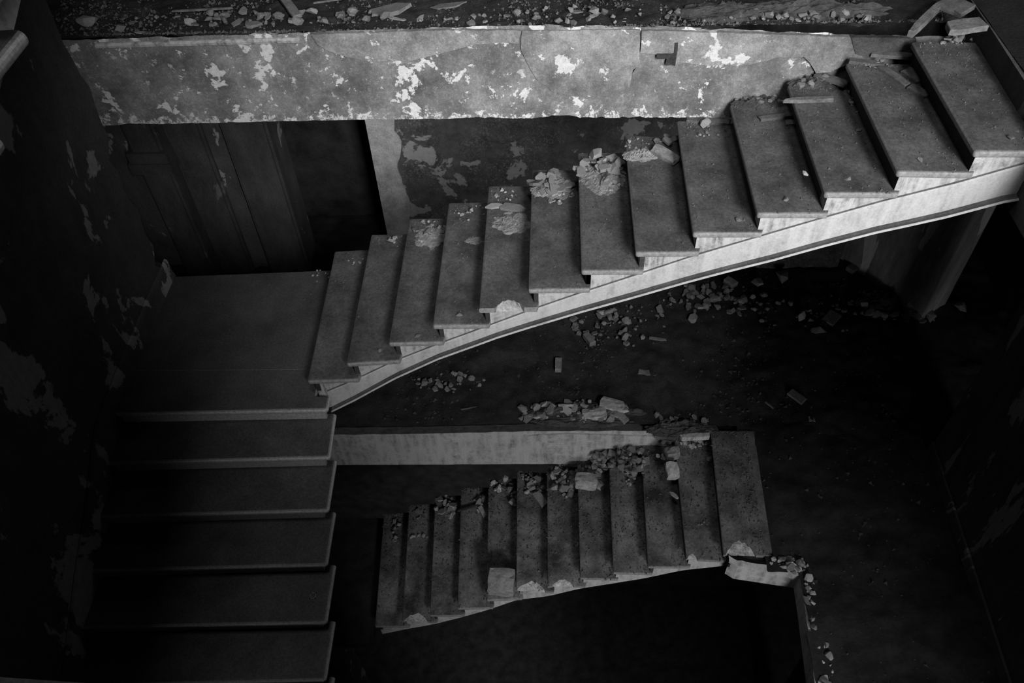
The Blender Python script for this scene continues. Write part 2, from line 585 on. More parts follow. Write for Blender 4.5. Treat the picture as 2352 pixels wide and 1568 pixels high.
LAYERS = [
    ([(0.259, 0.000, -0.086), (0.285, 0.000, -0.153), (0.338, 0.000, -0.196), (0.467, 0.000, -0.248), (0.634, 0.000, -0.282), (0.766, 0.000, -0.275), (0.865, 0.000, -0.283), (0.984, 0.000, -0.253), (1.160, 0.000, -0.210), (1.304, 0.000, -0.170), (1.473, 0.000, -0.161), (1.591, 0.000, -0.172), (1.604, 0.000, -0.081), (1.061, 0.000, -0.071)], .022),
    ([(1.612, 0.000, -0.087), (1.603, 0.000, -0.227), (1.638, 0.000, -0.304), (1.671, 0.000, -0.374), (1.714, 0.000, -0.445), (1.795, 0.000, -0.515), (1.898, 0.000, -0.553), (2.133, 0.000, -0.563), (2.278, 0.000, -0.549), (2.324, 0.000, -0.493), (2.335, 0.000, -0.378), (2.371, 0.000, -0.323), (2.358, 0.000, -0.097)], .012),
    ([(2.366, 0.000, -0.097), (2.370, 0.000, -0.246), (2.477, 0.000, -0.260), (2.542, 0.000, -0.288), (2.589, 0.000, -0.339), (2.664, 0.000, -0.324), (2.801, 0.000, -0.342), (2.912, 0.000, -0.334), (2.999, 0.000, -0.354), (3.107, 0.000, -0.335), (3.238, 0.000, -0.294), (3.417, 0.000, -0.291), (3.470, 0.000, -0.340), (3.522, 0.000, -0.416), (3.610, 0.000, -0.398), (3.720, 0.000, -0.344), (3.798, 0.000, -0.279), (3.767, 0.000, -0.166), (2.987, 0.000, -0.123)], .024),
]
for pts, th in LAYERS:
    plaster_layer(pts, th, fl2)
o = plaster_layer([(3.676, 0.000, -0.158), (4.079, 0.000, -0.177), (4.156, 0.000, -0.330), (3.957, 0.000, -0.306), (3.817, 0.000, -0.297), (3.734, 0.000, -0.272)], .03, fl2, 'bank')
o.name = 'dirt_spill'
# moulded lip still left along the top edge of the beam
bm = bmesh.new()
q0, q1 = (-1.185, 0.000, -0.143), (0.176, 0.000, -0.127)
segs = 40
rr = []
for i in range(segs + 1):
    t_ = i / segs
    x, z = q0[0] + (q1[0] - q0[0]) * t_, q0[2] + (q1[2] - q0[2]) * t_
    j = .004 * fbm(x, 0, 12, 3.0)
    rr.append([bm.verts.new(p) for p in ((x, .01, z - .02), (x, -.02 + j, z - .014), (x, -.026 + j, z + .004), (x, -.012, z + .016), (x, .03, z + .02))])
for a, b in zip(rr, rr[1:]):
    for i in range(4):
        bm.faces.new((a[i], b[i], b[i + 1], a[i + 1]))
link('edge_moulding', bm, 'white', fl2)

# upper floor at the right: slab with fascia along the stair well
bm = bmesh.new()
prism(bm, [(4.372, -1.20), (4.36, -4.3), (.95, -4.3), (.95, -6.6), (6.95, -6.6), (6.95, 3.3), (4.40, 3.3), (4.40, -.2)], -.56, -.005)  # unseen front arm added to block window light from the storey below
flr = empty('floor')
tag(flr, kind='structure')
link('slab', bm, 'pilaster', flr)
ground('dirt_cover', lambda x, y: x > 4.40, 4.36, 6.4, -6.4, 2, .0, .05, .012, 2, 'soot', flr, 13.0)


# ---- lower floor
fl1 = empty('floor')
tag(fl1, kind='structure')
bm = bmesh.new()
N = 160
rr = []
for i in range(N + 1):
    x = -1.6 + 5.1 * i / N
    zt = lerp_tab([(-1.5, -4.54), (.5, -4.48), (1.6, -4.42), (2.7, -4.40), (3.5, -4.39)], x) + .012 * fbm(x, 0, 6, 8.0)
    zb = lerp_tab([(-1.5, -5.12), (-.5, -5.09), (1.9, -5.03), (3.5, -5.0)], x) + .006 * fbm(x, 0, 4, 2.0)
    rr.append([bm.verts.new(p) for p in ((x, .4, zb), (x, -.06, zb), (x, -.06, zt), (x, .1, zt - .1))])
for a, b in zip(rr, rr[1:]):
    for i in range(3):
        bm.faces.new((a[i], b[i], b[i + 1], a[i + 1]))
link('beam', bm, 'beam_low', fl1)
lay = [(1.571, -0.060, -4.484), (1.647, -0.060, -4.578), (1.819, -0.060, -4.608), (1.955, -0.060, -4.638), (2.275, -0.060, -4.698), (2.503, -0.060, -4.695), (2.856, -0.060, -4.602), (2.937, -0.060, -4.514), (2.844, -0.060, -4.476), (1.953, -0.060, -4.440)]
o = plaster_layer(lay, .02, fl1, 'beam_low')
o.location.y = -.058


def in_floor1(x, y):
    if y > -.02:
        return True
    if x < 3.66 - .03 * y:
        return False
    if y > -1.52 - .1 * (x - 3.4) / .6 and x < 4.14:
        return True
    return x > 4.0 + .06 * (y + 1.6)


cap1 = lambda x, y: F1Z - .008 + max(0, x - 3.8) * .3 + max(0, y + .05) * .6
ground('dirt_cover', lambda x, y: in_floor1(x, y) and y > -.1 + .25 * fbm(x, y, 1.1, 4.0), -4.5, 7.0, -6.0, 3.4, F1Z - .012, .045, .06, 1.2, 'dirt', fl1, 9.0, cap1)
ground('trodden_floor', lambda x, y: in_floor1(x, y) and y <= -.1 + .25 * fbm(x, y, 1.1, 4.0), -4.5, 7.0, -6.0, 3.4, F1Z - .012, .045, .06, 1.2, 'dusty_floor', fl1, 9.0, cap1)
bm = bmesh.new()
prism(bm, [(-4.5, .1), (7, .1), (7, 3.4), (-4.5, 3.4)], F1Z - .5, F1Z - .14)
prism(bm, [(3.5, .2), (3.5, -1.46), (4.04, -1.58), (3.93, -2.6), (3.72, -6.0), (7, -6.0), (7, .2)], F1Z - .3, F1Z - .13)
link('slab', bm, 'dirt', fl1)
# plastered fascia round the lower stair well
bm = bmesh.new()
fp = [(3.40, -1.49), (3.47, -1.54), (4.0, -1.62), (3.985, -1.9), (3.94, -2.5), (3.86, -3.8), (3.8, -5)]
dz = [0, 0, 0, 0, 0, 0, 0]
rr = []
for i, (a, b) in enumerate(zip(fp, fp[1:])):
    n = max(2, int((Vector(b) - Vector(a)).length / .04))
    for j in range(n):
        p = Vector(a).lerp(Vector(b), j / n)
        zz = F1Z - .02 + .03 * fbm(p.x, p.y, 9, 2.0)
        y_in = (0, .05) if i < 2 else (.06, 0)
        rr.append([bm.verts.new(q) for q in ((p.x, p.y, F1Z - .27), (p.x, p.y, F1Z - .23), (p.x, p.y, zz), (p.x + y_in[0] + .05 * (i > 1), p.y + y_in[1] + .0, zz + .012))])
for a, b in zip(rr, rr[1:]):
    for i in range(3):
        bm.faces.new((a[i], b[i], b[i + 1], a[i + 1]))
link('fascia', bm, 'beam_low', fl1)
bm = bmesh.new()
prism(bm, [(3.765, -1.545), (4.02, -1.60), (4.02, -1.3), (3.765, -1.3)], F1Z - .12, F1Z - .012)
prism(bm, [(3.40, -1.50), (3.765, -1.545), (3.765, -1.25), (3.40, -1.25)], F1Z - .12, F1Z - .05)
link('edge_rubble', bm, 'dirt', fl1)

# bottom of the stair well
bm = bmesh.new()
box(bm, -4.5, 7, -6, 3.4, -13.4, -13.2)
wall('floor_basement', bm, 'dirt')

# ================================================================== STAIRS
def notch_edge(p, q, s0, s1, depth):
    """points along p->q with a ragged bite between fractions s0..s1 (towards the left of p->q)"""
    d = Vector((q[0] - p[0], q[1] - p[1]))
    n = Vector((-d.y, d.x)).normalized()
    out = []
    k = 12
    for i in range(k + 1):
        t = s0 + (s1 - s0) * i / k
        prof = sin(pi * i / k) ** .8
        w_ = depth * prof * (.85 + .3 * random.random()) if 0 < i < k else 0
        out.append((p[0] + d.x * t + n.x * w_, p[1] + d.y * t + n.y * w_))
    return out


def lump(bm, c, r, seed=0.0, amp=.35, sub=2):
    m = Matrix.Translation(c) @ Matrix.Diagonal((r[0], r[1], r[2], 1))
    res = bmesh.ops.create_icosphere(bm, subdivisions=sub, radius=1, matrix=m)
    for v in res['verts']:
        d = v.co - Vector(c)
        v.co = Vector(c) + d * (1 + amp * noise.noise(v.co * 18 + Vector((seed, seed, 0))))


def tread_poly(F, Nn, k, back=.06, notch=None):
    f0, n0, f1, n1 = F[k], Nn[k], F[k + 1], Nn[k + 1]
    # near-right end stops short of the next riser's overhang, far-right runs under it
    nr = (n1[0] + .055, n0[1] * .5 + n1[1] * .5 - .0)
    poly = [n0]
    if notch:
        poly += notch_edge(n0, nr, *notch)
    poly += [nr, (n1[0] + back, n1[1] + .05), (f1[0] + back, f1[1]), f0]
    return poly


def build_flight(name, F, Nn, T_, ks, mat, near, botf, th, notches, body_mat='white', over=.035, r=.017, last_x=None, near_back=None):
    root = empty(name, (Nn[ks[0]][0], Nn[ks[0]][1], T_[ks[0]] - R_))
    off = -root.location
    inv = Matrix.Translation(off)

    def put(pn, bm, mt, parent=root, smooth=False):
        bmesh.ops.transform(bm, matrix=inv, verts=bm.verts)
        return link(pn, bm, mt, parent, smooth)
    for k in ks:
        poly = tread_poly(F, Nn, k, .07, notches.get(k))
        n = len(poly)
        rnd = [0, n - 1] if not notches.get(k) else [0, n - 1, n - 4]
        if notches.get(k):
            rnd = [n - 1]
        bm = slab(poly, T_[k], th, rnd, r)
        tr = put('tread', bm, mat)
        if notches.get(k):
            bm = bmesh.new()
            pin = [p_ for p_ in poly[1:-3]]
            e0, e1 = Vector(pin[0]), Vector(pin[-1])
            rows = []
            for i, p_ in enumerate(pin):
                e_ = e0.lerp(e1, i / (len(pin) - 1))
                row = []
                for j in range(7):
                    t_ = j / 6
                    q_ = Vector(p_).lerp(e_ + Vector((0, .012)), t_)
                    zz = T_[k] - .001 - (th * 1.02) * t_ ** 1.2
                    nz = Vector((q_.x * 22, q_.y * 22, k * 3.0))
                    d_ = .012 * noise.noise(nz) * (1 if 0 < j < 6 else .2)
                    row.append(bm.verts.new((q_.x + .010 * noise.noise(nz * 1.7), q_.y + .3 * d_, zz + d_)))
                rows.append(row)
            for r0, r1 in zip(rows, rows[1:]):
                for j in range(6):
                    bm.faces.new((r0[j], r0[j + 1], r1[j + 1], r1[j]))
            put('broken_edge', bm, 'core', tr)
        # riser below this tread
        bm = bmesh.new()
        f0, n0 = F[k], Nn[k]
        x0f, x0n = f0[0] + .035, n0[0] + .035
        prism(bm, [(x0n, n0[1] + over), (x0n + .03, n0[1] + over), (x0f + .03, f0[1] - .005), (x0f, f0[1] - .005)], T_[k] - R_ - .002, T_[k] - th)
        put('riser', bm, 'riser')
    # side wall (spandrels under every tread end), following the slightly curved well edge
    bm = bmesh.new()
    bs = bmesh.new()
    xs_all = []
    for k in ks:
        xa, xb = Nn[k][0] + .035, Nn[k + 1][0] + .035
        if k == ks[-1] and last_x:
            xb = last_x
        cols = []
        for i in range(5):
            x = xa + (xb - xa) * i / 4
            y = lerp_tab(near, x) + over
            cols.append((x, y, T_[k] - th + .002, botf(x)))
            xs_all.append(x)
        vs = [[bm.verts.new(p) for p in ((x, y, zb), (x, y, zt), (x, y + .1, zt), (x, y + .1, zb))] for x, y, zt, zb in cols]
        for a, b in zip(vs, vs[1:]):
            for i in range(3):
                bm.faces.new((a[i], b[i], b[i + 1], a[i + 1]))
        bm.faces.new(vs[0])
        bm.faces.new(vs[-1][::-1])
    put('stringer', bm, body_mat)
    # soffit
    vs = []
    for x in xs_all:
        y = lerp_tab(near, x) + over + .01
        zb = botf(x)
        vs.append([bs.verts.new(p) for p in ((x, y, zb), (x, -.05, zb), (x, -.05, zb + .06), (x, y, zb + .06))])
    for a, b in zip(vs, vs[1:]):
        for i in range(4):
            bs.faces.new((a[i], a[(i + 1) % 4], b[(i + 1) % 4], b[i]))
    put('soffit', bs, body_mat)
    return root, put


# ---- upper flight, rising to the right
A_bot = lambda x: lerp_tab(A_BOT, x)
upper, putA = build_flight('stair_flight', AF, AN, AT, list(range(1, 14)), 'tread', A_NEAR, A_bot, .045, {5: (.28, .78, .075)}, 'white', .035, .017, 4.375)
tag(upper, 'upper stone stair flight rising right with bright white plastered stringer', 'staircase')


def band_top(x):
    return lerp_tab([(AN[k + 1][0] + .06, AT[k] - .05) for k in range(1, 13)] + [(4.44, AT[13] - .05)], x) if x > .40 else AT[1] - .05 - (.43 - x) * .47


# raised band along the stringer, groove and bead below it
bm = bmesh.new()
rr, rb, rt = [], [], []
for i in range(121):
    x = .17 + (4.372 - .17) * i / 120
    y = lerp_tab(A_NEAR, x) + .035
    zb, zt = A_bot(x), band_top(x)
    rr.append([bm.verts.new(p) for p in ((x, y + .002, zb + .02), (x, y - .010, zb + .022), (x, y - .011, zt - .010), (x, y - .006, zt), (x, y + .002, zt + .004))])
for a, b in zip(rr, rr[1:]):
    for i in range(4):
        bm.faces.new((a[i], b[i], b[i + 1], a[i + 1]))
band = putA('stringer_band', bm, 'white_clean')
bm, bm2 = bmesh.new(), bmesh.new()
rr, rb = [], []
for i in range(121):
    x = .17 + (4.372 - .17) * i / 120
    y = lerp_tab(A_NEAR, x) + .035
    zb = A_bot(x)
    rr.append([bm.verts.new(p) for p in ((x, y + .03, zb - .006), (x, y - .045, zb - .002), (x, y - .055, zb + .006), (x, y - .052, zb + .014), (x, y - .047, zb + .017))])
    zt = band_top(x)
    rt.append([bm2.verts.new(p) for p in ((x, y - .0065, zt - .001), (x, y - .001, zt + .009))])
    rb.append([bm2.verts.new(p) for p in ((x, y - .047, zb + .017), (x, y - .028, zb + .014), (x, y + .004, zb + .024))])
for a, b in zip(rr, rr[1:]):
    for i in range(4):
        bm.faces.new((a[i], b[i], b[i + 1], a[i + 1]))
for a, b in zip(rb, rb[1:]):
    for i in range(2):
        bm2.faces.new((a[i], b[i], b[i + 1], a[i + 1]))
for a, b in zip(rt, rt[1:]):
    bm2.faces.new((a[0], b[0], b[1], a[1]))
putA('stringer_groove', bm2, 'grime')
putA('stringer_bead', bm, 'white_clean')

# ---- landing at the left
land = empty('stair_landing', (-.6, -.8, LZ - .15))
tag(land, 'dark dusty stone landing between the two stair flights by left wall', 'landing')


def putl(pn, bm, mt, root, smooth=False):
    bmesh.ops.transform(bm, matrix=Matrix.Translation(-root.location), verts=bm.verts)
    return link(pn, bm, mt, root, smooth)


bm = slab([(-1.345, -1.1285), (.083, -1.1085), (.052, -.07), (-.037, -.055), (-1.345, -.125)], LZ, .05, [])
putl('landing_slab', bm, 'landing_stone', land)
bm = slab([(-1.345, -1.53), (.208, -1.482), (.205, -1.372), (.092, -1.362), (.084, -1.11), (-1.345, -1.13)], LZ, .055, [0, 1], .026)
putl('nosing_slab', bm, 'landing_stone', land)
bm = bmesh.new()
box(bm, -1.34, .04, -1.39, -.14, LZ - .14, LZ - .055)
putl('landing_body', bm, 'beam_low', land)


# ---- left flight, coming down towards the viewer
BN = {0: ((.217, -1.479), (-1.34, -1.522)), 1: ((.247, -1.782), (-1.34, -1.845)), 2: ((.267, -2.115), (-1.34, -2.183)), 3: ((.286, -2.443), (-1.34, -2.512)),
      4: ((.314, -2.781), (-1.34, -2.844)), 5: ((.335, -3.101), (-1.34, -3.175)), 6: ((.36, -3.43), (-1.34, -3.50)), 7: ((.385, -3.755), (-1.34, -3.83)), 8: ((.41, -4.08), (-1.34, -4.155))}
BFX = {1: .22, 2: .247, 3: .269, 4: .297, 5: .323, 6: .345, 7: .37, 8: .395}


def left_flight(name, js, shift, mat, dx=lambda j: 0.0, inset=.08):
    root = empty(name, (-.5 + shift[0], -3.2 + shift[1], LZ - 9 * R_ + shift[2]))
    sh = Matrix.Translation(Vector(shift))
    for j in js:
        z = LZ - j * R_
        (xr, yr), (xl, yl) = BN[j]
        (_, yr0), (_, yl0) = BN[j - 1]
        bm = slab([(xl, yl), (xr + dx(j), yr), (BFX[j] + .004 + dx(j), yr0 + .075), (xl, yl0 + .06)], z, .055, [0, 1], .026)
        bmesh.ops.transform(bm, matrix=sh, verts=bm.verts)
        putl('tread', bm, mat, root)
        bm = bmesh.new()
        prism(bm, [(xl, yl0 + .03), (xr - inset + dx(j), yr0 + .03), (xr - inset + dx(j), yr0 + .06), (xl, yl0 + .06)], z - .002, z + R_ - .055)
        bmesh.ops.transform(bm, matrix=sh, verts=bm.verts)
        putl('riser', bm, mat, root)
    bm = bmesh.new()
    rr = []
    for j in [js[0] - 1] + list(js):
        (xr, yr), (xl, yl) = BN[j]
        z = LZ - j * R_ - .06
        rr.append([bm.verts.new(p) for p in ((xl, yl + .03, z - .17), (xr - inset + dx(j), yr + .05, z - .17), (xr - inset + dx(j), yr + .05, z - .26), (xl, yl + .03, z - .26))])
    for a, b in zip(rr, rr[1:]):
        for i in range(4):
            bm.faces.new((a[i], a[(i + 1) % 4], b[(i + 1) % 4], b[i]))
    bmesh.ops.transform(bm, matrix=sh, verts=bm.verts)
    putl('soffit', bm, 'beam_low', root)
    return root


o = left_flight('stair_flight', range(1, 9), (0, 0, 0), 'tread_left')
tag(o, 'shadowed left stair flight coming down from the landing along the left wall', 'staircase')
# the same flight one storey up: only its tread tips enter at the top left
o = left_flight('stair_flight', range(1, 9), (0, .05, 4.255), 'tread_left', lambda j: -.10 - .03 * (j - 5) - .06 * (j > 6), .16)
tag(o, 'stair flight one storey above, only pale tread tips at top left', 'staircase')
bm = slab([(-1.34, -1.47), (.1, -1.43), (.1, -.12), (-1.34, -.12)], LZ + 4.255, .14, [0], .02)  # unseen landing, added so the one below darkens towards the wall
o = link('stair_landing', bm, 'landing_stone')
tag(o, 'unseen landing added one storey above at the left wall, shading the dark landing', 'landing')
bm = bmesh.new()
prism(bm, [(-1.34, -5.6), (.86, -5.6), (.86, -4.31), (.4, -4.29), (-1.34, -4.27)], .5, .64)
o = link('stair_landing', bm, 'tread_left')
tag(o, 'edge of the nearer landing above, a strip at bottom left corner', 'landing')

# ---- lower flight
C_bot = lambda x: lerp_tab([(-.2, CT[0] - .28)] + [(CN[k][0], CT[k] - .3) for k in range(0, 12)] + [(3.42, CT[11] - .27), (4, CT[11] - .27)], x)
lower, putC = build_flight('stair_flight', CF, CN, CT, list(range(0, 12)), 'tread_low', C_NEAR, C_bot, .04,
                           {1: (.05, .75, .08), 5: (.02, .8, .10), 6: (.1, .7, .07), 10: (.02, .3, .05), 11: (.05, .7, .13)}, 'beam_low', .03, .014)
tag(lower, 'lower stair flight strewn with rubble, seen below the bright flight', 'staircase')
bm = bmesh.new()
box(bm, -1.34, -.16, -1.6, -.1, CT[0] - R_ - .15, CT[0] - R_)
o = link('stair_landing', bm, 'dirt')
tag(o, 'dark lower landing at foot of the rubble strewn flight', 'landing')


# ================================================================== DEBRIS
def link_mesh(name, me):
    o = bpy.data.objects.new(name, me)
    COL.objects.link(o)
    return o


def hull_mesh(name, n, flat, mat, rng):
    bm = bmesh.new()
    for i in range(n):
        v = Vector((rng.gauss(0, 1), rng.gauss(0, 1), rng.gauss(0, 1))).normalized() * rng.uniform(.36, .52)
        v.z *= flat
        bm.verts.new(v)
    r = bmesh.ops.convex_hull(bm, input=bm.verts[:])
    bmesh.ops.delete(bm, geom=[v for v in bm.verts if not v.link_faces], context='VERTS')
    bm.normal_update()
    me = bpy.data.meshes.new(name)
    bm.to_mesh(me)
    bm.free()
    me.materials.append(M[mat])
    return me


def shard_mesh(name, mat, rng, th=.16):
    bm = bmesh.new()
    n = rng.randint(4, 7)
    pts = []
    for i in range(n):
        a = 2 * pi * (i + rng.uniform(-.3, .3)) / n
        r = rng.uniform(.33, .55)
        pts.append((r * cos(a), r * .8 * sin(a)))
    lo, hi = prism(bm, pts, -th / 2, th / 2)
    for v in lo + hi:
        v.co.x += rng.uniform(-.03, .03)
        v.co.y += rng.uniform(-.03, .03)
        v.co.z += rng.uniform(-.02, .02)
    me = bpy.data.meshes.new(name)
    bm.normal_update()
    bm.to_mesh(me)
    bm.free()
    me.materials.append(M[mat])
    return me


RNG = random.Random(11)
CHUNK = {m: [hull_mesh('chunk', 16, RNG.uniform(.55, .95), m, RNG) for i in range(10)] for m in ('chip', 'chip_dark', 'chip_mid')}
SHARD = {m: [shard_mesh('shard', m, RNG, RNG.uniform(.10, .22)) for i in range(10)] for m in ('chip', 'chip_dark', 'chip_mid')}


def settle(o, x, y, z):
    """rest the rotated, scaled object on height z"""
    R = o.rotation_euler.to_matrix() @ Matrix.Diagonal(o.scale)
    lo = min((R @ v.co).z for v in o.data.vertices)
    o.location = (x, y, z - lo - .002)


def piece(kind, mat, x, y, z, size, label, cat, group=None, tilt=.25, rot=None, name=None, asp=None):
    me = RNG.choice((CHUNK if kind == 'chunk' else SHARD)[mat])
    o = link_mesh(name or ('stone_chunk' if kind == 'chunk' else 'plaster_shard'), me)
    a = asp or (RNG.uniform(.8, 1.25), RNG.uniform(.7, 1.1), RNG.uniform(.75, 1.1))
    o.scale = (size * a[0], size * a[1], size * a[2])
    o.rotation_euler = (RNG.uniform(-tilt, tilt), RNG.uniform(-tilt, tilt), rot if rot is not None else RNG.uniform(0, 6.28))
    settle(o, x, y, z)
    tag(o, label, cat, group)
    return o


TONE = {'chip': 'pale', 'chip_mid': 'grey', 'chip_dark': 'dusky'}
MINPX = 17.0
USED = {}


def heap(c, rx, ry, n, lo, hi, mats, shard, label, group, hgt=.02, tilt=.35, cat=None, cond=None):
    """pieces lying about c, largest first; the ones too small to pick apart become one crumbs mesh"""
    noun, place = label.split('|')
    sizes = sorted((lo + (hi - lo) * RNG.random() ** 1.6 for i in range(n)), reverse=True)
    dist = (Vector(c) - cam.matrix_world.translation).length
    vv, ff = [], []
    for sz in sizes:
        for tr in range(8):
            a, r = RNG.uniform(0, 6.28), RNG.random() ** .6
            x, y = c[0] + rx * r * cos(a), c[1] + ry * r * sin(a)
            if cond is None or cond(x, y):
                break
        sh = RNG.random() < shard
        m = RNG.choice(mats)
        z = c[2] + hgt * (1 - r) * RNG.random()
        if sz * 1881 / dist >= MINPX:
            gx, gy = (x - c[0]) / rx, (y - c[1]) / ry
            px = 'left' if gx < -.25 else 'right' if gx > .25 else ''
            py = 'far' if gy > .25 else 'near' if gy < -.25 else ''
            pos = (py + ' ' + px).strip() or 'middle'
            big = 'large' if sz > lo + .55 * (hi - lo) else 'small' if sz < lo + .2 * (hi - lo) else ''
            lab = ' '.join((big + ' ' + TONE[m] + (' flat ' if sh else ' lumpy ') + noun + ', ' + pos + ' in the ' + place).split())
            piece('shard' if sh else 'chunk', m, x, y, z, sz, lab, cat or ('shard' if shard > .5 else 'rubble'), group, tilt,
                  name='plaster_shard' if sh else ('loose_stone' if cat == 'stone' else 'rubble_chunk'))
        else:
            me = RNG.choice((SHARD if sh else CHUNK)[m])
            R = Matrix.Rotation(RNG.uniform(0, 6.28), 3, 'Z') @ Matrix.Rotation(RNG.uniform(-tilt, tilt), 3, 'X') @ Matrix.Diagonal((sz, sz * .9, sz))
            pts = [R @ v.co for v in me.vertices]
            lo_ = min(p.z for p in pts)
            b0 = len(vv)
            vv += [(p.x + x, p.y + y, p.z - lo_ + z - .002) for p in pts]
            ff += [tuple(b0 + i for i in p.vertices) for p in me.polygons]
    if vv:
        me = bpy.data.meshes.new('rubble_crumbs')
        me.from_pydata(vv, [], ff)
        me.materials.append(M[mats[0]])
        k = USED.get(place, 0)
        USED[place] = k + 1
        tag(link_mesh('rubble_crumbs', me), 'small crumbs ' + ('strewn ' if k == 0 else 'trailing ' if k == 1 else 'lying ') + 'in the ' + place, 'crumbs', kind='stuff')


def mound(name, c, rx, ry, h, mat, label, seed=0.0, rough=.4):
    """a low pile of dust and crumbs nobody could count"""
    bm = bmesh.new()
    n = 40
    vs = {}
    for i in range(n + 1):
        for j in range(n + 1):
            u, v = 2 * i / n - 1, 2 * j / n - 1
            rr = u * u + v * v + .55 * fbm(u, v, 2.2, seed) + .1
            e = max(0.0, 1 - rr)
            z = e ** .8 * h * .7 + h * rough * e ** .5 * (abs(fbm(u, v, 4, seed + 3)) + .5 * abs(fbm(u, v, 11, seed + 6)) + .35 * RNG.random())
            if u * u + v * v > .96:
                z = 0
            vs[i, j] = bm.verts.new((c[0] + rx * (u + .02 * RNG.uniform(-1, 1)), c[1] + ry * (v + .02 * RNG.uniform(-1, 1)), c[2] - .003 + z))
    for i in range(n):
        for j in range(n):
            q = [vs[i, j], vs[i + 1, j], vs[i + 1, j + 1], vs[i, j + 1]]
            if max(p.co.z for p in q) > c[2] - .0025:
                bm.faces.new(q)
    bmesh.ops.delete(bm, geom=[v for v in bm.verts if not v.link_faces], context='VERTS')
    o = link(name, bm, mat)
    tag(o, label, 'rubble', kind='stuff')
    return o


def plank(p, q, wd, th, mat, label, cat='plank', name='wood_plank', tilt=0.0, ragged=0.0, lift=0.0, group=None):
    """flat board from p to q (world points of its top centre line ends)"""
    p, q = Vector(p), Vector(q)
    d = q - p
    ln = Vector((d.x, d.y)).length
    bm = bmesh.new()
    n = 5
    lo = []
    for i in range(n):
        t = i / (n - 1)
        for sgn in (-1, 1):
            x = (t - .5) * ln
            if i in (0, n - 1):
                x += RNG.uniform(-1, 1) * (.01 + ragged * (1 if i == 0 else .3))
            wj = wd / 2 * (1 - (.6 * ragged / max(wd, .01) if i == 0 and ragged else 0)) * RNG.uniform(.94, 1.04)
            lo.append((x, sgn * wj))
    poly = [lo[2 * i] for i in range(n)] + [lo[2 * i + 1] for i in range(n - 1, -1, -1)]
    prism(bm, poly, 0, th)
    bmesh.ops.bevel(bm, geom=[e for e in bm.edges if abs(e.verts[0].co.z - e.verts[1].co.z) < .001 and e.verts[0].co.z > th * .5], offset=min(.004, th * .2), segments=1, affect='EDGES')
    o = link(name, bm, mat)
    o.location = ((p.x + q.x) / 2, (p.y + q.y) / 2, (p.z + q.z) / 2 + lift)
    o.rotation_euler = (tilt, -math.atan2(d.z, ln), math.atan2(d.y, d.x))
    tag(o, label, cat, group)
    return o


def block(c, sx, sy, sz, rot, mat, label, cat, name, seed, tilt=(0, 0), amp=.12):
    """a broken masonry block: subdivided box with knocked-off corners"""
    bm = bmesh.new()
    box(bm, -.5, .5, -.5, .5, 0, 1)
    bmesh.ops.subdivide_edges(bm, edges=bm.edges[:], cuts=3, use_grid_fill=True)
    for v in bm.verts:
        p = v.co.copy()
        rad = (Vector((p.x, p.y, (p.z - .5))).length - .5) / .37
        v.co = Vector((p.x, p.y, p.z)) * 1
        v.co.x *= 1 - .14 * max(0, rad) + amp * noise.noise(p * 2.3 + Vector((seed, 0, 0)))
        v.co.y *= 1 - .14 * max(0, rad) + amp * noise.noise(p * 2.3 + Vector((0, seed, 0)))
        if v.co.z > .2:
            v.co.z *= 1 - .10 * max(0, rad) + amp * noise.noise(p * 2.9 + Vector((0, 0, seed)))
        v.co.x *= sx
        v.co.y *= sy
        v.co.z *= sz
    o = link(name, bm, mat)
    o.rotation_euler = (tilt[0], tilt[1], rot)
    o.location = c
    tag(o, label, cat)
    return o


def grit(name, samples, label, mat, lo=.004, hi=.014):
    """crumbs as small pyramids, one object"""
    vv, ff = [], []
    for x, y, z in samples:
        s_ = lo + (hi - lo) * RNG.random() ** 3
        a = RNG.uniform(0, 6.28)
        b0 = len(vv)
        for i in range(3):
            r = s_ * RNG.uniform(.6, 1.2)
            vv.append((x + r * cos(a + i * 2.1), y + r * sin(a + i * 2.1), z - .001))
        vv.append((x + RNG.uniform(-.4, .4) * s_, y + RNG.uniform(-.4, .4) * s_, z + s_ * RNG.uniform(.5, 1.1)))
        ff += [(b0, b0 + 1, b0 + 3), (b0 + 1, b0 + 2, b0 + 3), (b0 + 2, b0, b0 + 3)]
    me = bpy.data.meshes.new(name)
    me.from_pydata(vv, [], ff)
    me.materials.append(M[mat])
    o = link_mesh(name, me)
    tag(o, label, 'grit', kind='stuff')
    return o


def on_tread(F, Nn, T_, k, s_, t):
    """s_: 0 far end .. 1 near end;  t: 0 nosing .. 1 next riser"""
    a = Vector(F[k]).lerp(Vector(Nn[k]), s_)
    b = Vector(F[k + 1]).lerp(Vector(Nn[k + 1]), s_)
    p = a.lerp(b, t)
    return (p.x, p.y, T_[k])


ORD = ['', 'first', 'second', 'third', 'fourth', 'fifth', 'sixth', 'seventh', 'eighth', 'ninth', 'tenth', 'eleventh', 'twelfth', 'thirteenth']

# ---- upper flight: heaps on the far ends of its steps
PALE, MIX, DARK = ['chip', 'chip', 'chip_mid'], ['chip', 'chip_mid', 'chip_dark'], ['chip_dark', 'chip_dark', 'chip_mid']


def up_heap(k, c, rx, ry, n, lo, hi, mats, shard, what, hgt=.02, tilt=.35):
    heap(c, rx, ry, n, lo, hi, mats, shard, ('plaster shard' if shard > .5 else 'lump') + '|%s %s upper step' % (what, ORD[k]), 'pieces on the %s upper step' % ORD[k], hgt, tilt)


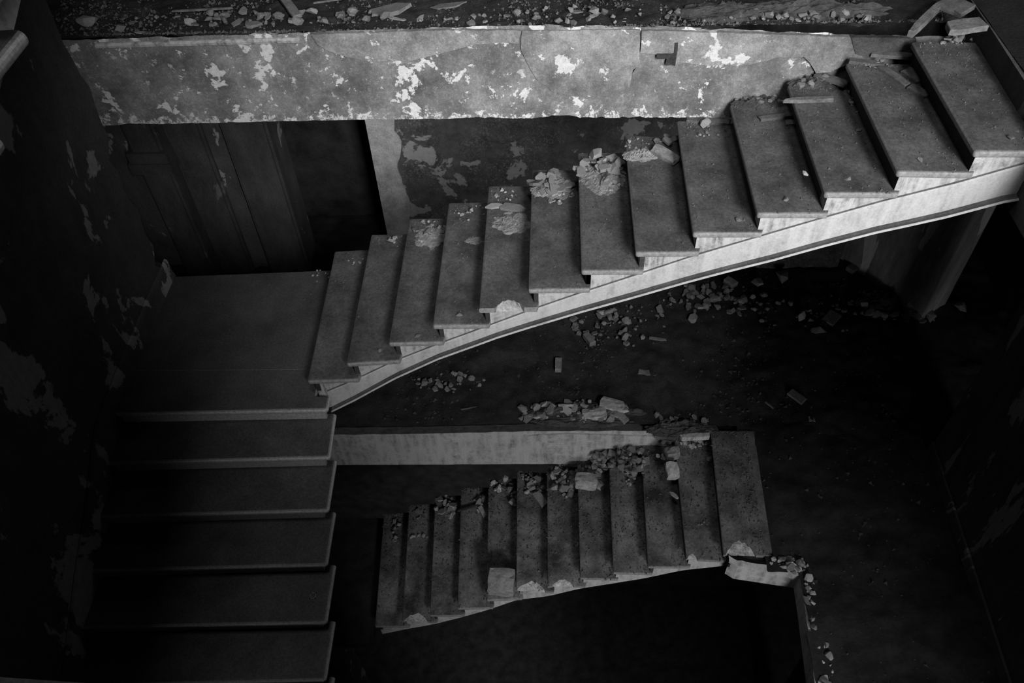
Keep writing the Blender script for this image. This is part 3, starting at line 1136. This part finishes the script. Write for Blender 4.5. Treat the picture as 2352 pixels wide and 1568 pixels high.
up_heap(1, (0.211, -0.102, -1.989), .07, .05, 9, .014, .034, PALE, .2, 'pebble cluster on the')
up_heap(2, (0.550, -0.049, -1.836), .08, .09, 12, .014, .05, PALE, .2, 'cluster on the')
up_heap(3, (0.857, -0.090, -1.683), .13, .16, 40, .02, .075, MIX, .6, 'scatter on the')
up_heap(4, (1.180, -0.067, -1.530), .12, .12, 16, .012, .045, MIX, .3, 'scatter on the')
up_heap(5, (1.492, -0.062, -1.377), .13, .08, 12, .014, .05, MIX, .3, 'scatter on the')
up_heap(6, (1.798, -0.116, -1.224), .165, .13, 24, .06, .16, ['chip_mid', 'chip_mid', 'chip'], .9, 'coarse heap on the', .05)
up_heap(6, (1.858, -0.271, -1.224), .12, .07, 14, .02, .06, MIX, .7, 'coarse heap on the', .01)
up_heap(7, (2.162, -0.159, -1.071), .165, .19, 60, .03, .13, ['chip_mid', 'chip', 'chip_mid'], .85, 'thick heap on the', .05)
up_heap(7, (2.219, -0.323, -1.071), .09, .09, 22, .015, .05, MIX, .6, 'thick heap on the', .01)
up_heap(8, (2.603, -0.061, -0.918), .08, .09, 8, .04, .11, ['chip_mid', 'chip_dark'], .8, 'pile beside brick on the', .04)
up_heap(8, (2.419, -0.083, -0.918), .12, .08, 14, .012, .04, MIX, .3, 'pile beside brick on the', .0)
up_heap(9, (2.844, -0.132, -0.765), .12, .08, 10, .012, .04, DARK, .3, 'scatter before board on the')
up_heap(10, (3.195, -0.041, -0.612), .17, .06, 34, .02, .07, DARK, .3, 'dark bank on the', .03)
up_heap(11, (3.541, -0.066, -0.459), .17, .06, 30, .02, .07, DARK, .4, 'dark bank on the', .03)
up_heap(11, (3.716, -0.312, -0.459), .03, .14, 14, .02, .05, DARK, .3, 'dark bank on the', .01)
up_heap(12, (3.846, -0.112, -0.306), .12, .05, 14, .015, .05, DARK, .4, 'scatter among boards on the')
up_heap(13, (4.276, -0.109, -0.153), .15, .04, 12, .02, .06, DARK, .4, 'scatter at wall end of')

# large plaster sheet and cracked dust on the fifth step
o = piece('shard', 'chip_mid', *(1.510, -0.204, -1.377), .20, 'large cracked plaster sheet on the fifth step of the upper flight', 'plaster', None, .05, -.35, 'plaster_sheet', (1.05, .62, .8))
o = piece('shard', 'chip', *(1.380, -0.183, -1.377), .15, 'pale plaster flake hanging over the fifth step nosing', 'plaster', None, .08, .1, 'plaster_flake', (1.1, .5, .6))
mound('dust_pile', (1.515, -0.360, -1.377), .155, .13, .016, 'smear', 'pale cracked plaster dust heap on the fifth step of the upper flight', 2.0, .9)
mound('dust_pile', (2.159, -0.239, -1.071), .165, .20, .016, 'smear', 'pale dust under the shards of the seventh step', 5.0, .8)
mound('dust_pile', (1.805, -0.147, -1.224), .16, .17, .016, 'smear', 'grey dust under the large shards of the sixth step', 6.0, .8)
mound('dust_pile', (2.417, -0.194, -0.918), .13, .08, .024, 'smear', 'pale ridge of plaster dust on the eighth step', 8.0, .9)
mound('dust_pile', (1.233, -0.375, -1.530), .08, .05, .010, 'smear', 'small pale dust patch on the fourth step', 9.0, .6)
mound('dust_pile', (0.865, -0.167, -1.683), .13, .15, .010, 'smear', 'pale dust among the crumbs of the third step', 10.0, .8)
mound('rubble_pile', (3.193, -0.052, -0.612), .19, .06, .03, 'bank', 'dark rubble bank at the wall end of the tenth step', 11.0, .9)
mound('rubble_pile', (3.526, -0.070, -0.459), .19, .07, .03, 'bank', 'dark rubble bank at the wall end of the eleventh step', 12.0, .9)
block((2.579, -0.222, -0.918), .21, .085, .05, -.75, 'chip_mid', 'dusty brick lying aslant on the eighth upper step', 'brick', 'brick', 3.3, (.12, .1))
# boards on the upper steps
plank((2.722, -0.011, -0.765), (3.025, -0.053, -0.765), .055, .02, 'wood', 'notched grey board across the wall end of the ninth step', ragged=.01)
plank((2.824, 0.050, -0.765), (3.044, 0.040, -0.765), .045, .018, 'wood', 'second board behind the notched one on the ninth step', lift=.004)
piece('chunk', 'chip', *(2.845, -0.081, -0.765), .085, 'pale stone in the notch of the board on the ninth step', 'stone', None, .2, .5, 'stone')
plank((3.159, -0.244, -0.612), (3.391, -0.204, -0.612), .04, .02, 'wood', 'narrow board by the riser on the tenth step')
plank((3.316, -0.291, -0.612), (3.386, -0.288, -0.612), .05, .016, 'wood', 'short board end below the narrow board, tenth step')
plank((3.283, -0.278, -0.459), (3.581, -0.265, -0.459), .035, .025, 'wood_pale', 'pointed splinter board jutting over the eleventh step edge', ragged=.03)
plank((3.531, -0.018, -0.459), (3.695, -0.147, -0.459), .06, .022, 'wood', 'short flat board aslant on the eleventh step', lift=.03)
plank((3.828, -0.022, -0.306), (4.086, -0.067, -0.306), .055, .022, 'wood', 'long board against the wall on the twelfth step', lift=.02)
plank((3.688, -0.071, -0.306), (3.892, -0.124, -0.306), .04, .02, 'wood', 'board end reaching the twelfth step nosing')
plank((3.866, -0.139, -0.306), (3.977, -0.367, -0.306), .055, .018, 'wood', 'board lying diagonally across the twelfth step')
plank((4.010, -0.184, -0.306), (4.069, -0.320, -0.306), .085, .02, 'wood', 'square board piece by the riser of the twelfth step')
plank((3.977, -0.367, -0.306), (4.063, -0.493, -0.306), .065, .02, 'wood', 'broken board end nearest the viewer on the twelfth step', ragged=.01)
plank((3.913, -0.295, -0.020), (4.174, 0.035, -0.020), .045, .04, 'wood_pale', 'splintered batten aslant at the head of the stairs', ragged=.02)
plank((4.064, -0.337, 0.030), (4.306, -0.279, 0.030), .11, .035, 'wood_pale', 'wide splintered timber behind the top step', ragged=.05)
plank((4.212, 0.071, 0.000), (4.317, -0.064, 0.000), .16, .03, 'wood', 'dark wide board behind the splintered timber')
piece('chunk', 'chip_dark', *(4.320, -0.094, -0.153), .08, 'single dusky stone below the splintered timber', 'stone', None, .2, None, 'stone')
# single lumps lying on the upper treads
for u_, lab in (((3.262, -1.015, -0.459), 'small white rectangular chip on the eleventh step'), ((3.405, -1.268, -0.306), 'dark lump near the well end of the twelfth step'),
                ((3.177, -1.061, -0.612), 'dark crumbled lump near the well end of the tenth step'), ((3.673, -0.590, -0.459), 'grey lump by the riser midway on the eleventh step'),
                ((1.180, -1.137, -1.530), 'stone lump near the well end of the fourth step'), ((0.591, -1.192, -1.836), 'broken lump near the well end of the second step'),
                ((0.882, -1.188, -1.683), 'broken lump near the well end of the third step'), ((2.928, -1.071, -0.765), 'crumbled lump near the well end of the ninth step'),
                ((3.726, -1.317, -0.153), 'flat lump near the well end of the twelfth nosing'), ((4.253, -1.125, -0.153), 'small bits near the well end of the thirteenth step')):
    piece('chunk', 'chip' if 'white' in lab else 'chip_dark', *u_, .05, lab, 'stone', None, .2, None, 'stone_lump', (1.1, .8, .55))

smp = []
for k in range(1, 14):
    for i in range(420):
        r = RNG.random()
        if r < .5:
            p = on_tread(AF, AN, AT, k, RNG.random() ** 2.2 * .7 + .02, .06 + .94 * RNG.random())
        elif r < .8:
            p = on_tread(AF, AN, AT, k, RNG.random(), 1.02 - .25 * RNG.random() ** 2)
        else:
            p = on_tread(AF, AN, AT, k, RNG.random(), .06 + .94 * RNG.random())
        smp.append(p)
grit('stair_grit', smp, 'fine grit scattered over the steps of the upper flight', 'grit', .003, .012)

# ---- landing and left flight crumbs
smp = [(RNG.uniform(-1.2, .0), RNG.uniform(-1.1, -.1), LZ) for i in range(160)] + [(.0 - .25 * RNG.random() ** 2 , -.1 - .3 * RNG.random() ** 2, LZ) for i in range(90)]
for j in range(1, 7):
    for i in range(26):
        smp.append((RNG.uniform(-1.3, .2), BN[j - 1][0][1] - .02 - .2 * RNG.random(), LZ - j * R_))
grit('landing_grit', smp, 'fine grit scattered over the landing and left steps', 'grit', .003, .011)
heap((-0.105, -0.115, -2.142), .09, .07, 9, .014, .04, MIX, .3, 'crumb|far corner of the landing', 'crumbs on the landing', .0)
# square hole socket of a lost baluster on the left flight
bm = bmesh.new()
c_ = (0.187, -2.596, -2.754)
for x0, x1, y0, y1 in ((-.022, .022, -.022, -.015), (-.022, .022, .015, .022), (-.022, -.015, -.022, .022), (.015, .022, -.022, .022)):
    box(bm, c_[0] + x0, c_[0] + x1, c_[1] + y0, c_[1] + y1, c_[2] - .004, c_[2] + .004)
tag(link('baluster_socket', bm, 'chip_mid'), 'small square baluster socket in a lower left step', 'socket')

# ---- upper gallery floor: rubble along the edge above the beam
Z2 = F2Z - .012
for (c, sz, mat, asp, rot, lab) in (
        ((0.726, 0.258, -0.080), .30, 'chip_mid', (1.05, .6, .55), .15, 'large plaster slab with a bright broken edge on upper floor'),
        ((0.791, 0.174, -0.080), .15, 'chip', (1.2, .4, .5), -.25, 'bright broken plaster lip below the large slab'),
        ((1.110, 0.327, -0.080), .22, 'chip_dark', (1.1, .5, .5), .1, 'flat dusky slab right of the large bright plaster slab'),
        ((2.073, 0.185, -0.080), .10, 'chip_mid', (.9, .9, .9), .4, 'angular grey stone above the middle of the beam'),
        ((1.576, 0.203, -0.080), .075, 'chip_mid', (.8, 1, .9), .9, 'narrow grey stone left of the angular stone'),
        ((1.192, 0.159, -0.080), .065, 'chip', (.9, .9, .8), .2, 'small pale stone above the beam left of middle'),
        ((0.944, 0.168, -0.080), .085, 'chip', (.9, .8, .8), 1.2, 'pale round stone right of the plaster slab'),
        ((-1.290, 0.177, -0.080), .20, 'chip_mid', (1.15, .5, .5), .05, 'long grey lump at the left end of upper floor'),
        ((-0.575, 0.152, -0.080), .10, 'chip', (.9, .9, .9), .7, 'pale split stone left of the leaning plank'),
        ((-0.273, 0.159, -0.080), .10, 'chip_mid', (1.05, .9, .6), .7, 'square grey tile piece left of the leaning plank'),
        ((-0.151, 0.126, -0.080), .11, 'chip_dark', (1, .9, .9), .3, 'rounded dark stone next to the square tile piece'),
        ((-1.026, 0.087, -0.080), .08, 'chip_dark', (1, .9, .8), .5, 'dark stone beside the long grey lump'),
        ((-0.467, 0.195, -0.080), .08, 'chip_dark', (1, .9, .8), .9, 'dark stone right of the pale split stone'),
        ((-0.869, -0.014, -0.080), .11, 'chip', (1.2, .35, .4), .1, 'flat pale flake on the beam edge at left'),
        ((-0.459, 0.011, -0.080), .09, 'chip_mid', (1.2, .6, .5), .3, 'flat grey flake on the beam edge'),
        ((2.266, 0.093, -0.080), .06, 'chip', (1, .8, .7), .3, 'small pale stone right of middle above the beam'),
        ((2.566, 0.054, -0.080), .06, 'chip_mid', (1, .8, .7), .8, 'small grey stone above the dark wall hole'),
        ((3.346, 0.044, -0.080), .06, 'chip', (1, .8, .8), .1, 'small pale stone in the rubble bank near the stairs')):
    piece('chunk' if 'slab' not in lab and 'flake' not in lab and 'tile' not in lab else 'shard', mat, c[0], max(c[1], .05), Z2 - .005, sz, lab, 'stone' if 'slab' not in lab else 'slab', None, .15, rot,
          'stone' if 'slab' not in lab else 'plaster_slab', asp)
plank((-0.076, 0.521, -0.050), (0.151, 0.126, -0.050), .06, .022, 'chip_mid', 'grey flat board slanting at the top left of the beam', lift=.0)
plank((-0.724, 0.263, -0.080), (-0.331, 0.290, -0.080), .012, .012, 'wood_pale', 'thin pale stick lying left of the grey board', 'stick', 'stick', lift=.02)
plank((0.202, 0.361, -0.080), (0.399, 0.415, -0.080), .010, .010, 'wood_pale', 'thin stick right of the grey board at the top', 'stick', 'stick', lift=.01)
heap((-0.111, 0.176, -0.080), .9, .12, 60, .02, .09, DARK, .4, 'stone|left half of upper floor rubble', 'stones of the left upper floor', .0, .3, 'stone', lambda x, y: .03 < y < .42)
heap((1.752, 0.139, -0.080), .9, .12, 60, .015, .07, DARK + ['chip_mid'], .3, 'stone|middle of upper floor rubble', 'stones of the middle upper floor', .0, .3, 'stone', lambda x, y: .03 < y < .42)
heap((3.256, 0.041, -0.080), .55, .10, 60, .02, .08, DARK, .3, 'stone|rubble bank beside upper stair head', 'stones beside the stair head', .02, .3, 'stone', lambda x, y: .03 < y < .42)
mound('rubble_pile', ((3.254, 0.031, -0.080)[0], .16, Z2), .72, .13, .06, 'bank', 'low rubble bank on upper floor beside the stair head', 21.0, .8)
smp = []
for i in range(5200):
    x, y = RNG.uniform(-1.6, 4.3), .02 + .5 * RNG.random()
    smp.append((x, y, Z2 + .012 * fbm(x, y, 3, 1.0)))
for i in range(900):
    smp.append((RNG.uniform(-1.2, 4.1), .012 + .02 * RNG.random(), Z2 + .008))
grit('floor_grit', smp, 'fine grit strewn over the upper gallery floor', 'grit', .004, .018)
# hole in the beam and its shadow, built as near-black raised boxes
bm = bmesh.new()
h0 = (2.588, 0.000, -0.253)
box(bm, h0[0] - .004, h0[0] + .016, -.030, .02, h0[2] - .085, h0[2] + .075)
box(bm, h0[0] - .045, h0[0] + .0, -.028, .02, h0[2] - .08, h0[2] - .03)
box(bm, h0[0] - .11, h0[0] + .0, -.03, .02, h0[2] - .035, h0[2] + .002)
bmesh.ops.subdivide_edges(bm, edges=bm.edges[:], cuts=2, use_grid_fill=True)
for v in bm.verts:
    v.co += Vector((1, .2, 1)) * .008 * noise.noise(v.co * 30)
tag(link('beam_hole_shade', bm, 'hole_shade_stick'), 'dark hole in the beam plaster, shadow built as black boxes', 'beam_hole')

# ---- lower flight: heaps of rubble
def lo_heap(k, c, rx, ry, n, lo, hi, mats, shard, what, hgt=.02, tilt=.5):
    heap(c, rx, ry, n, lo, hi, mats, shard, 'rubble|%s on the %s lower step' % (what, ORD[k + 1]), 'rubble on the %s lower step' % ORD[k + 1], hgt, tilt)


lo_heap(0, (-0.023, -0.353, -6.040), .12, .3, 14, .02, .08, DARK, .4, 'litter')
lo_heap(1, (0.302, -0.219, -5.887), .10, .06, 8, .03, .08, DARK, .4, 'litter')
lo_heap(1, (0.317, -0.496, -5.887), .12, .03, 12, .02, .06, MIX, .3, 'litter')
lo_heap(2, (0.619, -0.206, -5.734), .13, .16, 26, .04, .14, MIX, .4, 'pile', .05)
lo_heap(3, (1.000, -0.233, -5.581), .05, .13, 8, .05, .13, MIX, .4, 'pile', .03)
plank((0.763, -0.352, -5.581), (0.993, -0.272, -5.581), .018, .018, 'hole_shade_stick', 'thin dark stick across the fourth lower step', 'stick', 'stick', lift=.02)
plank((1.004, -0.294, -5.581), (1.074, -0.424, -5.581), .05, .04, 'chip', 'pale oblong plaster piece on the fourth lower step', 'plaster', 'plaster_piece', lift=.01)
lo_heap(4, (1.261, -0.097, -5.428), .13, .08, 16, .03, .10, MIX, .4, 'pile', .03)
lo_heap(4, (1.388, -0.262, -5.428), .03, .10, 8, .04, .11, MIX, .3, 'pile', .02)
lo_heap(5, (1.591, -0.159, -5.275), .14, .14, 30, .03, .12, MIX, .4, 'heap', .05)
plank((1.631, -0.300, -5.275), (1.736, -0.459, -5.275), .085, .045, 'chip_mid', 'flat grey brick below the heap on the sixth lower step', 'brick', 'brick', lift=.02)
lo_heap(6, (1.937, -0.221, -5.122), .13, .22, 50, .03, .14, ['chip', 'chip_mid', 'chip_dark'], .4, 'heap', .07)
lo_heap(7, (2.235, -0.242, -4.969), .15, .16, 40, .03, .13, MIX, .4, 'heap', .06)
block((2.167, -0.350, -4.969), .24, .15, .13, -.1, 'chip', 'large pale boulder at the far end of the eighth lower step', 'stone', 'stone_boulder', 6.1)
lo_heap(8, (2.414, -0.155, -4.816), .2, .12, 46, .04, .14, DARK + ['chip_mid'], .4, 'heap', .10)
lo_heap(8, (2.610, -0.297, -4.816), .06, .16, 22, .03, .11, MIX, .4, 'heap', .03)
lo_heap(9, (2.632, -0.273, -4.663), .16, .2, 56, .03, .12, DARK + ['chip_mid'], .4, 'heap', .10)
lo_heap(10, (2.963, -0.254, -4.510), .10, .12, 16, .03, .09, MIX, .4, 'litter', .02)
block((2.990, -0.480, -4.510), .13, .17, .12, .1, 'chip', 'pale broken chunk casting a shadow on the eleventh lower step', 'stone', 'stone_chunk', 2.2, (.3, 0))
block((3.007, -0.306, -4.510), .15, .10, .15, .3, 'chip_dark', 'dark stone behind the pale chunk on the eleventh lower step', 'stone', 'stone_chunk', 7.7)
piece('shard', 'chip', *(2.995, -0.747, -4.510), .11, 'narrow pale shard at the riser of the eleventh lower step', 'shard', None, .3, -.7, 'plaster_shard', (1.2, .5, .8))
plank((3.106, -0.177, -4.357), (3.390, -0.154, -4.357), .05, .06, 'white', 'white plaster bar at the head of the lower flight', 'plaster', 'plaster_bar', lift=-.02, ragged=.01)
plank((2.846, -0.085, -4.510), (3.053, -0.137, -4.510), .05, .03, 'wood_pale', 'pale board beside the white bar at the lower stair head', lift=.06)
lo_heap(10, (3.280, -0.156, -4.510), .16, .05, 24, .02, .07, MIX, .3, 'litter by white bar', .02)
piece('chunk', 'chip', *(3.390, -0.328, -4.510), .09, 'small bright lump near the last riser of lower flight', 'stone', None, .2, None, 'stone_lump')
block((1.295, -1.279, -5.428), .285, .24, .21, -.06, 'chip_mid', 'big square masonry block on the fifth lower step', 'masonry', 'masonry_block', 1.4, (.04, .03), .10)
smp = []
for k in range(0, 12):
    for i in range(750):
        r = RNG.random()
        if r < .55:
            p = on_tread(CF, CN, CT, k, RNG.random() ** 2 * .75 + .01, RNG.random())
        elif r < .85:
            p = on_tread(CF, CN, CT, k, RNG.random(), 1.0 - .3 * RNG.random() ** 2)
        else:
            p = on_tread(CF, CN, CT, k, RNG.random(), .04 + .96 * RNG.random())
        smp.append(p)
grit('stair_grit', smp, 'coarse grit scattered over the steps of the lower flight', 'grit', .005, .02)

# ---- lower floor behind and right of the stairs
Z1 = F1Z
heap((2.043, 0.117, -4.357), .62, .16, 120, .03, .14, MIX, .4, 'rubble|bank above the lower beam', 'rubble bank above the lower beam', .05, .5, 'rubble', lambda x, y: y > .02)
mound('rubble_pile', (2.133, 0.107, -4.357), .66, .17, .05, 'bank', 'rubble bank on the lower floor above the lower beam', 31.0, .9)
block((2.427, 0.187, -4.357), .26, .14, .10, -.3, 'chip', 'bright boulder on top of the lower rubble bank', 'stone', 'stone_boulder', 4.5)
block((2.243, 0.074, -4.357), .26, .13, .09, .1, 'chip', 'pale lump left of the bright boulder on the bank', 'stone', 'stone_boulder', 9.5)
block((2.515, 0.076, -4.357), .18, .08, .06, -.8, 'chip_mid', 'tilted brick right of the bright boulder on the bank', 'brick', 'brick', 5.5, (.3, .2))
plank((1.877, 0.166, -4.357), (2.026, 0.167, -4.357), .02, .02, 'white', 'thin white strip lying on the lower rubble bank', 'stick', 'stick', lift=.07)
heap((0.698, 0.511, -4.357), .42, .14, 45, .02, .10, DARK, .4, 'stone|lower floor litter behind upper stair foot', 'stones behind the stair foot', .0, .4, 'stone')
heap((2.556, 1.367, -4.357), .55, .35, 80, .03, .13, DARK + ['chip_mid'], .4, 'stone|lower floor litter below mid stringer', 'stones below mid stringer', .02, .4, 'stone')
heap((3.676, 1.743, -4.357), .60, .28, 90, .03, .14, DARK + ['chip_mid'], .5, 'stone|lower floor litter under right stringer', 'stones under the right stringer', .02, .4, 'stone')
heap((4.771, 1.536, -4.357), .7, .3, 40, .03, .10, DARK, .4, 'stone|lower floor litter towards right pier', 'stones towards the right pier', .0, .4, 'stone')
heap((5.774, 1.502, -4.357), .4, .12, 30, .03, .14, MIX, .4, 'stone|litter at foot of right pier', 'stones at the foot of the pier', .0, .4, 'stone')
heap((3.106, 0.043, -4.357), .30, .08, 30, .02, .09, DARK, .4, 'stone|litter behind lower stair head', 'stones behind the lower stair head', .0, .4, 'stone')
mound('dirt_pile', (5.544, 1.727, -4.357), .30, .24, .14, 'dirt', 'low dirt mound before the right pier', 33.0, .5)
mound('dirt_pile', (3.095, -0.066, -4.357), .35, .12, .07, 'bank', 'crumbly dirt bank behind the lower stair head', 35.0, .7)
FB = F1Z + .005
for p, q, wd, th, mat, lab, cat, nm in (
        ((5.312, 2.199, -4.357), (5.510, 2.347, -4.357), .10, .06, 'chip_mid', 'brick lying aslant left of the right pier', 'brick', 'brick'),
        ((4.876, 1.376, -4.357), (5.005, 1.522, -4.357), .14, .03, 'chip_mid', 'square grey tile on the dark lower floor', 'tile', 'floor_tile'),
        ((3.846, 2.042, -4.357), (3.939, 1.948, -4.357), .08, .07, 'chip_mid', 'small brick just under the right stringer', 'brick', 'brick'),
        ((6.037, 1.651, -4.357), (6.260, 2.007, -4.357), .14, .03, 'chip', 'pale plaster board leaning at the right pier', 'plaster', 'plaster_board'),
        ((5.742, 1.390, -4.357), (5.800, 1.563, -4.357), .06, .03, 'wood_pale', 'short pale batten before the right pier', 'plank', 'wood_batten'),
        ((4.285, 0.397, -4.357), (4.403, 0.267, -4.357), .085, .03, 'wood_pale', 'short plank alone on the dark right floor', 'plank', 'wood_plank'),
        ((4.009, 0.270, -4.357), (4.075, 0.193, -4.357), .015, .015, 'wood_pale', 'thin stick left of the short plank', 'stick', 'stick'),
        ((4.408, 0.053, -4.357), (4.468, 0.048, -4.357), .06, .02, 'chip_mid', 'small flat chip below the short plank', 'chip', 'plaster_chip'),
        ((1.874, 0.661, -4.357), (1.880, 0.820, -4.357), .07, .06, 'chip_mid', 'brick pointing at the viewer below the stringer', 'brick', 'brick'),
        ((2.178, 1.189, -4.357), (2.261, 1.034, -4.357), .075, .06, 'chip_mid', 'brick slanting below mid stringer', 'brick', 'brick'),
        ((2.733, 0.665, -4.357), (2.934, 0.630, -4.357), .07, .02, 'wood_pale', 'flat thin board on the floor below mid stringer', 'plank', 'wood_plank'),
        ((2.882, 1.151, -4.357), (3.070, 1.113, -4.357), .03, .02, 'wood_pale', 'thin batten on the floor under the stringer', 'plank', 'wood_batten'),
        ((1.226, 0.224, -4.357), (0.865, 0.154, -4.357), .012, .012, 'wood', 'long thin stick on the floor behind the lower beam', 'stick', 'stick')):
    o = plank(p, q, wd, th, mat, lab, cat, nm, lift=.01)
    if 'leaning' in lab:
        o.rotation_euler[1] = -.6
        o.location.z += .16
        o.location.x -= .2
        o.location.y -= .12
for c, sz, mat, asp, lab in (
        ((4.609, 1.455, -4.357), .17, 'chip', (1.1, .6, .7), 'pale lump left of the square tile'),
        ((4.691, 1.382, -4.357), .13, 'chip', (1, .6, .7), 'second pale lump beside the square tile'),
        ((4.745, 1.251, -4.357), .20, 'chip_mid', (1.1, .6, .6), 'grey oblong stone below the square tile'),
        ((3.955, 1.714, -4.357), .22, 'chip_mid', (1.2, .45, .4), 'flat grey stone under the right stringer'),
        ((3.392, 1.428, -4.357), .16, 'chip_mid', (1, .9, .9), 'upright grey stone with a hollow behind'),
        ((4.216, 2.012, -4.357), .17, 'chip', (.9, 1, .9), 'pale block under the right stringer'),
        ((4.508, 2.098, -4.357), .22, 'chip_mid', (1, 1, .8), 'crumbly pale cluster stone under the stringer'),
        ((5.345, 1.631, -4.357), .13, 'chip', (.9, .9, .9), 'pale round stone before the dirt mound'),
        ((5.398, 1.536, -4.357), .20, 'chip_mid', (1.2, .5, .6), 'long grey stone before the dirt mound'),
        ((6.032, 1.489, -4.357), .20, 'chip_mid', (1.1, .8, .6), 'grey stone below the leaning plaster board'),
        ((6.397, 1.617, -4.357), .18, 'chip_dark', (1.1, .9, .7), 'dark stone right of the leaning plaster board'),
        ((2.386, 1.536, -4.357), .15, 'chip', (1.1, .7, .6), 'pale stone hugging the stringer edge'),
        ((3.037, 1.570, -4.357), .15, 'chip_mid', (.8, 1, .9), 'grey upright stone left of the hollow'),
        ((1.616, 0.097, -4.357), .12, 'chip_mid', (1, .8, .7), 'single grey stone left of the rubble bank')):
    piece('chunk', mat, c[0], c[1], FB - .012, sz, lab, 'stone', None, .2, None, 'stone', asp)
smp = []
for i in range(5500):
    x, y = RNG.uniform(-.4, 5.3), .02 + 2.2 * RNG.random()
    smp.append((x, y, Z1 - .012 + .04 * fbm(x, y, 1.2, 9.0)))
for i in range(900):
    x, y = RNG.uniform(3.8, 5.4), RNG.uniform(-3, 0)
    if in_floor1(x, y):
        smp.append((x, y, Z1 - .012 + .04 * fbm(x, y, 1.2, 9.0)))
grit('floor_grit', smp, 'coarse grit strewn over the dark lower floor', 'grit_dark', .006, .03)
# crumbled plaster along the well edge at the right
heap((4.05, -2.15, F1Z - .01), .05, .62, 60, .02, .11, MIX, .2, 'plaster|row along the right well edge', 'crumbs along the right well edge', .0, .4, 'plaster')
heap((3.92, -1.52, F1Z - .01), .16, .08, 34, .02, .11, MIX, .2, 'plaster|cluster beside the last lower step', 'crumbs beside the last lower step', .0, .4, 'plaster')
